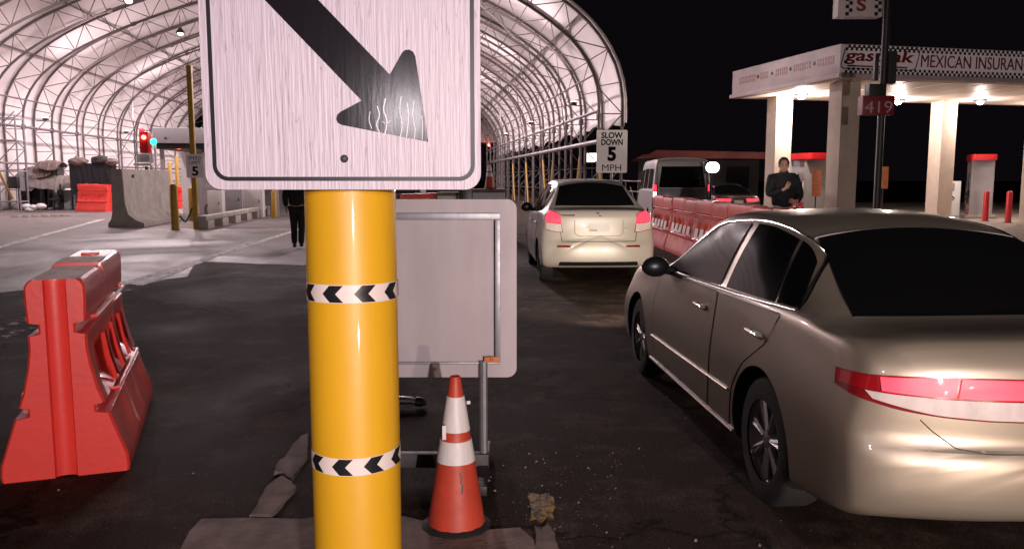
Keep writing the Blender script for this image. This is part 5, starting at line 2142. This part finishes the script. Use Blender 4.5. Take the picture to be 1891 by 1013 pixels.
mb = MB(); mb.prism([(-.5, 0), (.4, 0), (.4, 1.25), (.1, 1.45), (-.5, 1.45)], -.3, .3, 'xz', .02); mb.build('carcass', 'darkmetal', t)
mb = MB(); mb.box((-.4, -.32, .2), (.3, -.303, 1.1), .005); mb.build('door', 'greymetal', t)
# equipment under the booth roof seen below the arrow sign
for px, Y, w, h, m, lab in ((432, 32.6, .75, 1.35, 'greymetal', 'grey equipment locker right of the speed limit post, under the arrow sign'),
                            (400, 32.0, .55, 1.1, 'white', 'white cabinet beside the low rail, just right of the speed limit post'),
                            (466, 33.2, .9, 1.2, 'white', 'white cabinet left of the yellow pipe, under the arrow sign')):
    q = P(px, 370, Y)
    t = thing('equipment_cabinet', (q.x, Y, 0), TA, lab, 'cabinet')
    mb = MB(); mb.box((-w / 2, -.3, 0), (w / 2, .3, h), .02); mb.build('carcass', m, t)
    mb = MB(); mb.box((-w / 2 + .06, -.318, .1), (w / 2 - .06, -.302, h - .1), .004); d_ = mb.build('door', m, t)
    mb = MB(); mb.box((w / 2 - .14, -.335, h * .5), (w / 2 - .11, -.319, h * .6)); mb.build('handle', 'black', d_)
q = G(408, 398)
t = thing('hose_coil', (q.x, q.y, 0), 0, 'black cable coil lying by the island rail near the speed limit post', 'cable')
mb = MB()
for i in range(4):
    mb.tube([(.34 * math.cos(a / 12 * 2 * PI) + i * .12 - .2, .1 * math.sin(a / 12 * 2 * PI) - .3, .30 + .28 * math.sin(a / 12 * 2 * PI)) for a in range(13)], .03, 6)
mb.build('cable', 'rubber', t)
q = G(345, 412)
t = thing('ground_cable', (q.x, q.y, 0), 0, 'black cable looping over the ground between the yellow bollards', 'cable')
mb = MB()
mb.tube(catmull([(-.35, 0, .03), (-.2, -.1, .25), (-.05, 0, .05), (.08, .1, .3), (.2, .1, .55), (.3, .2, .2), (.42, .3, .03)], 5), .028, 6)
mb.build('cable', 'rubber', t)

# far lit signboard right of the shed
q = P(1094, 291, 60)
t = thing('lit_signboard', (q.x, 60, 0), 0, 'small glowing white signboard far beyond the right shed legs', 'sign')
mb = MB(); mb.box((-.45, -.1, q.z - .35), (.45, .1, q.z + .35), .02); mb.build('case', 'darkmetal', t)
mb = MB(); mb.box((-.42, -.112, q.z - .32), (.42, -.102, q.z + .32)); mb.build('lit_face', glow('white_board_glow', (1, .93, .85), 2.5), t)
mb = MB(); mb.tube([(0, 0, 0), (0, 0, q.z - .352)], .06, 8); mb.build('post', 'darkmetal', t)

# a white pipe fence behind the right shed legs
q0 = TW(9.6, 30)
t = thing('pipe_fence', q0, TA, 'pale steel pipe fence with slanted stays behind the right shed legs', 'fence')
mb = MB()
for i in range(16):
    y = i * 2.0
    mb.tube([(0, y, 0), (0, y, 1.5)], .03, 6)
    mb.tube([(0, y, .1), (0, y + 1.2, 1.2)], .025, 6)
mb.build('posts', 'tent_steel', t)
for z in (.5, 1.0, 1.45):
    mb = MB(); mb.tube([(0, 0, z), (0, 31, z)], .03, 6); mb.build('rail', 'tent_steel', t)


# ------------------------------------------------------------------ people
def skin_mesh(verts, edges, root, name, material, parent, sub=2):
    me = bpy.data.meshes.new(name)
    names = list(verts)
    idx = {k: i for i, k in enumerate(names)}
    me.from_pydata([verts[k][0] for k in names], [(idx[a], idx[b]) for a, b in edges], [])
    ob = bpy.data.objects.new(name, me)
    COL.objects.link(ob)
    sk = ob.modifiers.new('s', 'SKIN')
    sk.use_smooth_shade = True
    for k in names:
        sv = me.skin_vertices[0].data[idx[k]]
        r = verts[k][1]
        sv.radius = (r, r) if not isinstance(r, tuple) else r
        sv.use_root = (k == root)
    su = ob.modifiers.new('u', 'SUBSURF')
    su.levels = su.render_levels = sub
    dg = bpy.context.evaluated_depsgraph_get()
    m2 = bpy.data.meshes.new_from_object(ob.evaluated_get(dg))
    bpy.data.objects.remove(ob)
    m2.name = name
    return link(name, m2, material, parent, 180)


def hand(V, E, base, dirn, side, palm_n, sfx):
    """five fingers from a palm centre; dirn along the hand, palm_n out of the palm"""
    d = Vector(dirn).normalized()
    nrm = Vector(palm_n).normalized()
    lat = d.cross(nrm).normalized() * side
    w = Vector(V[base][0])
    V['palm' + sfx] = (tuple(w + d * .055), (.030, .020))
    E.append((base, 'palm' + sfx))
    kn = w + d * .085
    for i, (o, l) in enumerate(((.030, .070), (.011, .080), (-.010, .075), (-.030, .058))):
        prev = 'palm' + sfx
        p = kn + lat * o
        for j, (f, cr) in enumerate(((0, 0), (.42, .12), (.75, .40), (1, .75))):
            k = 'f%d%d%s' % (i, j, sfx)
            V[k] = (tuple(p + d * (l * f * (1 - .2 * f)) + nrm * (l * cr * .6)), .0095 - .001 * j)
            E.append((prev, k))
            prev = k
    prev = base
    for j, (a, b, c) in enumerate(((.030, .030, .004), (.058, .050, .016), (.080, .058, .030))):
        k = 't%d%s' % (j, sfx)
        V[k] = (tuple(w + d * a + lat * b + nrm * c), .0105 - .001 * j)
        E.append((prev if j else 'palm' + sfx, k))
        prev = k


def person(loc, rz, label, J, jacket, trouser):
    """J maps joints to points (x to the figure's left as it faces -y, z up)"""
    t = thing('person', loc, rz, label, 'person')
    V, E = {}, []
    def add(k, p, r, to=None):
        V[k] = (tuple(p), r)
        if to: E.append((to, k))
    add('pelvis', J['pelvis'], (.15, .11))
    add('waist', J['waist'], (.145, .105), 'pelvis')
    add('chest', J['chest'], (.165, .115), 'waist')
    add('collar', J['collar'], (.12, .085), 'chest')
    add('neck', J['neck'], .052, 'collar')
    h = Vector(J['head'])
    hz = R(J.get('turn', 0))
    f = Vector((math.sin(hz), -math.cos(hz), 0))
    add('skull0', h + Vector((0, 0, -.07)) + f * .015, (.058, .066), 'neck')
    add('skull1', h + f * -.005, (.074, .088), 'skull0')
    add('skull2', h + Vector((0, 0, .065)) - f * .01, (.066, .078), 'skull1')
    add('skull3', h + Vector((0, 0, .105)) - f * .01, (.030, .036), 'skull2')
    for s, n in ((1, 'L'), (-1, 'R')):
        add('sh' + n, J['sh' + n], .068, 'collar')
        add('el' + n, J['el' + n], .046, 'sh' + n)
        add('wr' + n, J['wr' + n], .029, 'el' + n)
        add('hip' + n, J['hip' + n], .095, 'pelvis')
        add('kn' + n, J['kn' + n], .060, 'hip' + n)
        add('an' + n, J['an' + n], .042, 'kn' + n)
        hand(V, E, 'wr' + n, J['hd' + n], s, J['pn' + n], n)
    body = skin_mesh(V, E, 'pelvis', 'body', 'skin', t, 2)
    # face: brow and eye, nose, mouth, ears
    lat = Vector((-f.y, f.x, 0))
    mb = MB()
    mb.ball(h + f * .088 + Vector((0, 0, -.022)), .015, (.8, 1.2, 1.5), 10)
    mb.ball(h + f * .080 + Vector((0, 0, -.064)), .018, (1.5, .7, .45), 10)
    for s in (-1, 1):
        mb.ball(h + lat * (.074 * s) + Vector((0, 0, -.01)) - f * .01, .022, (.45, .9, 1.4), 10)
    mb.build('face', 'skin', t)
    for s in (-1, 1):
        mb = MB(); mb.ball(h + f * .079 + lat * (.03 * s) + Vector((0, 0, .008)), .011, (1.2, .7, .8), 10); mb.build('eye', 'black', t)
    mb = MB()
    bm2 = bmesh.new()
    bmesh.ops.create_uvsphere(bm2, u_segments=20, v_segments=14, radius=1)
    for v in list(bm2.verts):
        if v.co.z < -.25 or (v.co.dot(f) > .45 and v.co.z < .55): bm2.verts.remove(v)
    for v in bm2.verts: v.co = Vector((v.co.x * .086, v.co.y * .098, v.co.z * .105)) * (1 + random.uniform(-.03, .03))
    mb.join(bm2, Matrix.Translation(h + Vector((0, 0, .028)) - f * .012))
    hr_ = mb.build('hair', 'hair', t)
    # jacket
    V, E = {}, []
    lo_ = Vector(J['pelvis']) + Vector((0, 0, -.02))
    V['hem'] = (tuple(lo_), (.205, .16)); V['w'] = (J['waist'], (.195, .15)); V['c'] = (J['chest'], (.215, .155)); V['k'] = (J['collar'], (.155, .11))
    V['n'] = (tuple(Vector(J['neck']) * .6 + Vector(J['collar']) * .4), .078)
    E += [('hem', 'w'), ('w', 'c'), ('c', 'k'), ('k', 'n')]
    for n in 'LR':
        V['s' + n] = (J['sh' + n], .098); V['e' + n] = (J['el' + n], .077)
        V['q' + n] = (tuple(Vector(J['wr' + n]) * .93 + Vector(J['el' + n]) * .07), .055)
        E += [('k', 's' + n), ('s' + n, 'e' + n), ('e' + n, 'q' + n)]
    skin_mesh(V, E, 'c', 'jacket', jacket, t, 2)
    V, E = {}, []
    V['p'] = (J['pelvis'], (.17, .13))
    for n in 'LR':
        V['h' + n] = (J['hip' + n], .112); V['k' + n] = (J['kn' + n], .085); V['a' + n] = (tuple(Vector(J['an' + n]) + Vector((0, 0, -.03))), .070)
        E += [('p', 'h' + n), ('h' + n, 'k' + n), ('k' + n, 'a' + n)]
    skin_mesh(V, E, 'p', 'trousers', trouser, t, 2)
    for n in 'LR':
        a = Vector(J['an' + n])
        mb = MB()
        mb.ball((a.x, a.y - .07, a.z - .045), .055, (.85, 2.4, .95), 14)
        mb.build('shoe', 'shoe', t)
    return t


J = dict(pelvis=(0, 0, .95), waist=(0, .0, 1.12), chest=(0, -.005, 1.33), collar=(0, .01, 1.46), neck=(0, .01, 1.53), head=(-.01, -.01, 1.65), turn=-18,
         shL=(.19, .01, 1.44), elL=(.285, -.02, 1.16), wrL=(.13, -.21, 1.07), hdL=(-.9, -.25, .1), pnL=(0, 1, 0),
         shR=(-.19, .01, 1.44), elR=(-.275, -.05, 1.17), wrR=(-.09, -.23, 1.27), hdR=(.55, -.1, .75), pnR=(0, 1, 0),
         hipL=(.10, 0, .88), knL=(.11, -.01, .49), anL=(.12, .02, .09), hipR=(-.10, 0, .88), knR=(-.11, -.02, .49), anR=(-.12, 0, .09))
man = P(1447, 330, 13.3)
person((man.x, 13.3, FZ), R(8), 'man in a dark jacket standing with one hand at his chest behind the faded barriers', J, 'navy', 'trouser')
W = dict(pelvis=(0, 0, .94), waist=(0, 0, 1.12), chest=(0, -.02, 1.33), collar=(0, -.02, 1.46), neck=(0, -.02, 1.53), head=(0, -.05, 1.65),
         shL=(.19, 0, 1.44), elL=(.25, .10, 1.16), wrL=(.24, .02, .93), hdL=(0, -.25, -1), pnL=(-1, 0, 0),
         shR=(-.19, 0, 1.44), elR=(-.27, .03, 1.16), wrR=(-.25, -.16, .98), hdR=(0, -.4, -.9), pnR=(1, 0, 0),
         hipL=(.09, 0, .88), knL=(.10, -.20, .52), anL=(.10, -.16, .09), hipR=(-.09, 0, .88), knR=(-.10, .08, .50), anR=(-.11, .34, .14))
wk = G(549, 457)
person((wk.x + .02, wk.y, 0), R(188), 'walking person in black, half hidden behind the yellow post', W, 'navy', 'trouser')

# ------------------------------------------------------------------ light
w = bpy.data.worlds.new('World')
SC.world = w
w.use_nodes = True
nt = w.node_tree
bg = nt.nodes['Background']
sky = nt.nodes.new('ShaderNodeTexSky')
sky.sky_type = 'NISHITA'
sky.sun_disc = False
sky.sun_elevation = R(-7)
sky.sun_rotation = R(180)
nt.links.new(sky.outputs['Color'], bg.inputs['Color'])
bg.inputs['Strength'].default_value = .05
bg2 = nt.nodes.new('ShaderNodeBackground')      # faint town glow of a night sky
bg2.inputs['Color'].default_value = (.0030, .0023, .0030, 1)
ad = nt.nodes.new('ShaderNodeAddShader')
nt.links.new(bg.outputs[0], ad.inputs[0])
nt.links.new(bg2.outputs[0], ad.inputs[1])
nt.links.new(ad.outputs[0], nt.nodes['World Output'].inputs['Surface'])

for l, s in TL:
    p = TW(l, s, 9.26)
    lamp('shed_light', 'SPOT', p, 2700, (1, .815, .84), .20, p + Vector((0, 0, -1)), 178, .25)
for p, tg in UL:
    lamp('added_uplight', 'SPOT', p + Vector((0, 0, .12)), 2600, (1, .815, .84), .12, tg, 125, .8)  # added light for the fabric roof
for (x, y), pw in zip(SL, (540, 340, 190, 340, 340)):
    p = Vector((x, y, 4.0))
    lamp('station_light', 'POINT', p, pw, (1, .83, .73), .12)
p = P(1315, 309, 23.4)
lamp('work_light', 'SPOT', p + Vector((0, -.12, 0)), 160, (1, .95, 1), .15, p + Vector((-1.5, -8, -1.2)), 120, .5)
# the crew's flood light and the queue's headlamps behind the camera
lamp('camera_light', 'SPOT', (-.47, -.15, 1.88), 50, (1, .87, .92), .05, (-.3, 3, 1.3), 95, .6)
lamp('crew_light', 'SPOT', (2.5, -8.0, 2.3), 3700, (1, .865, .885), .09, (.6, 4, 1.4), 96, .25)
for x in (2.3, 3.6):
    lamp('headlamp', 'SPOT', (x, -4.2, .68), 560, (1, .80, .62), .08, (x - .1, 12, .45), 60, .6)
# the sedan's own headlamps
for s in (-1, 1):
    q = sedan.matrix_basis @ Vector((s * .62, 4.85, .66))
    lamp('headlamp', 'SPOT', q, 430, (1, .84, .68), .06, q + fw * 10 + Vector((0, 0, .1)), 75, .7)
lamp('signal_light', 'POINT', RLQ + Vector((0, -.15, -.1)), 26, (1, .1, .06), .1)
for s in (-1, 1):
    pass

SC.view_settings.view_transform = 'Standard'
SC.view_settings.look = 'None'
SC.view_settings.exposure = 0
SC.view_settings.gamma = 1
SC.cycles.max_bounces = 6
SC.cycles.diffuse_bounces = 4
SC.cycles.glossy_bounces = 3
SC.cycles.caustics_reflective = False
SC.cycles.caustics_refractive = False
SC.cycles.sample_clamp_indirect = 4
SC.cycles.use_denoising = True
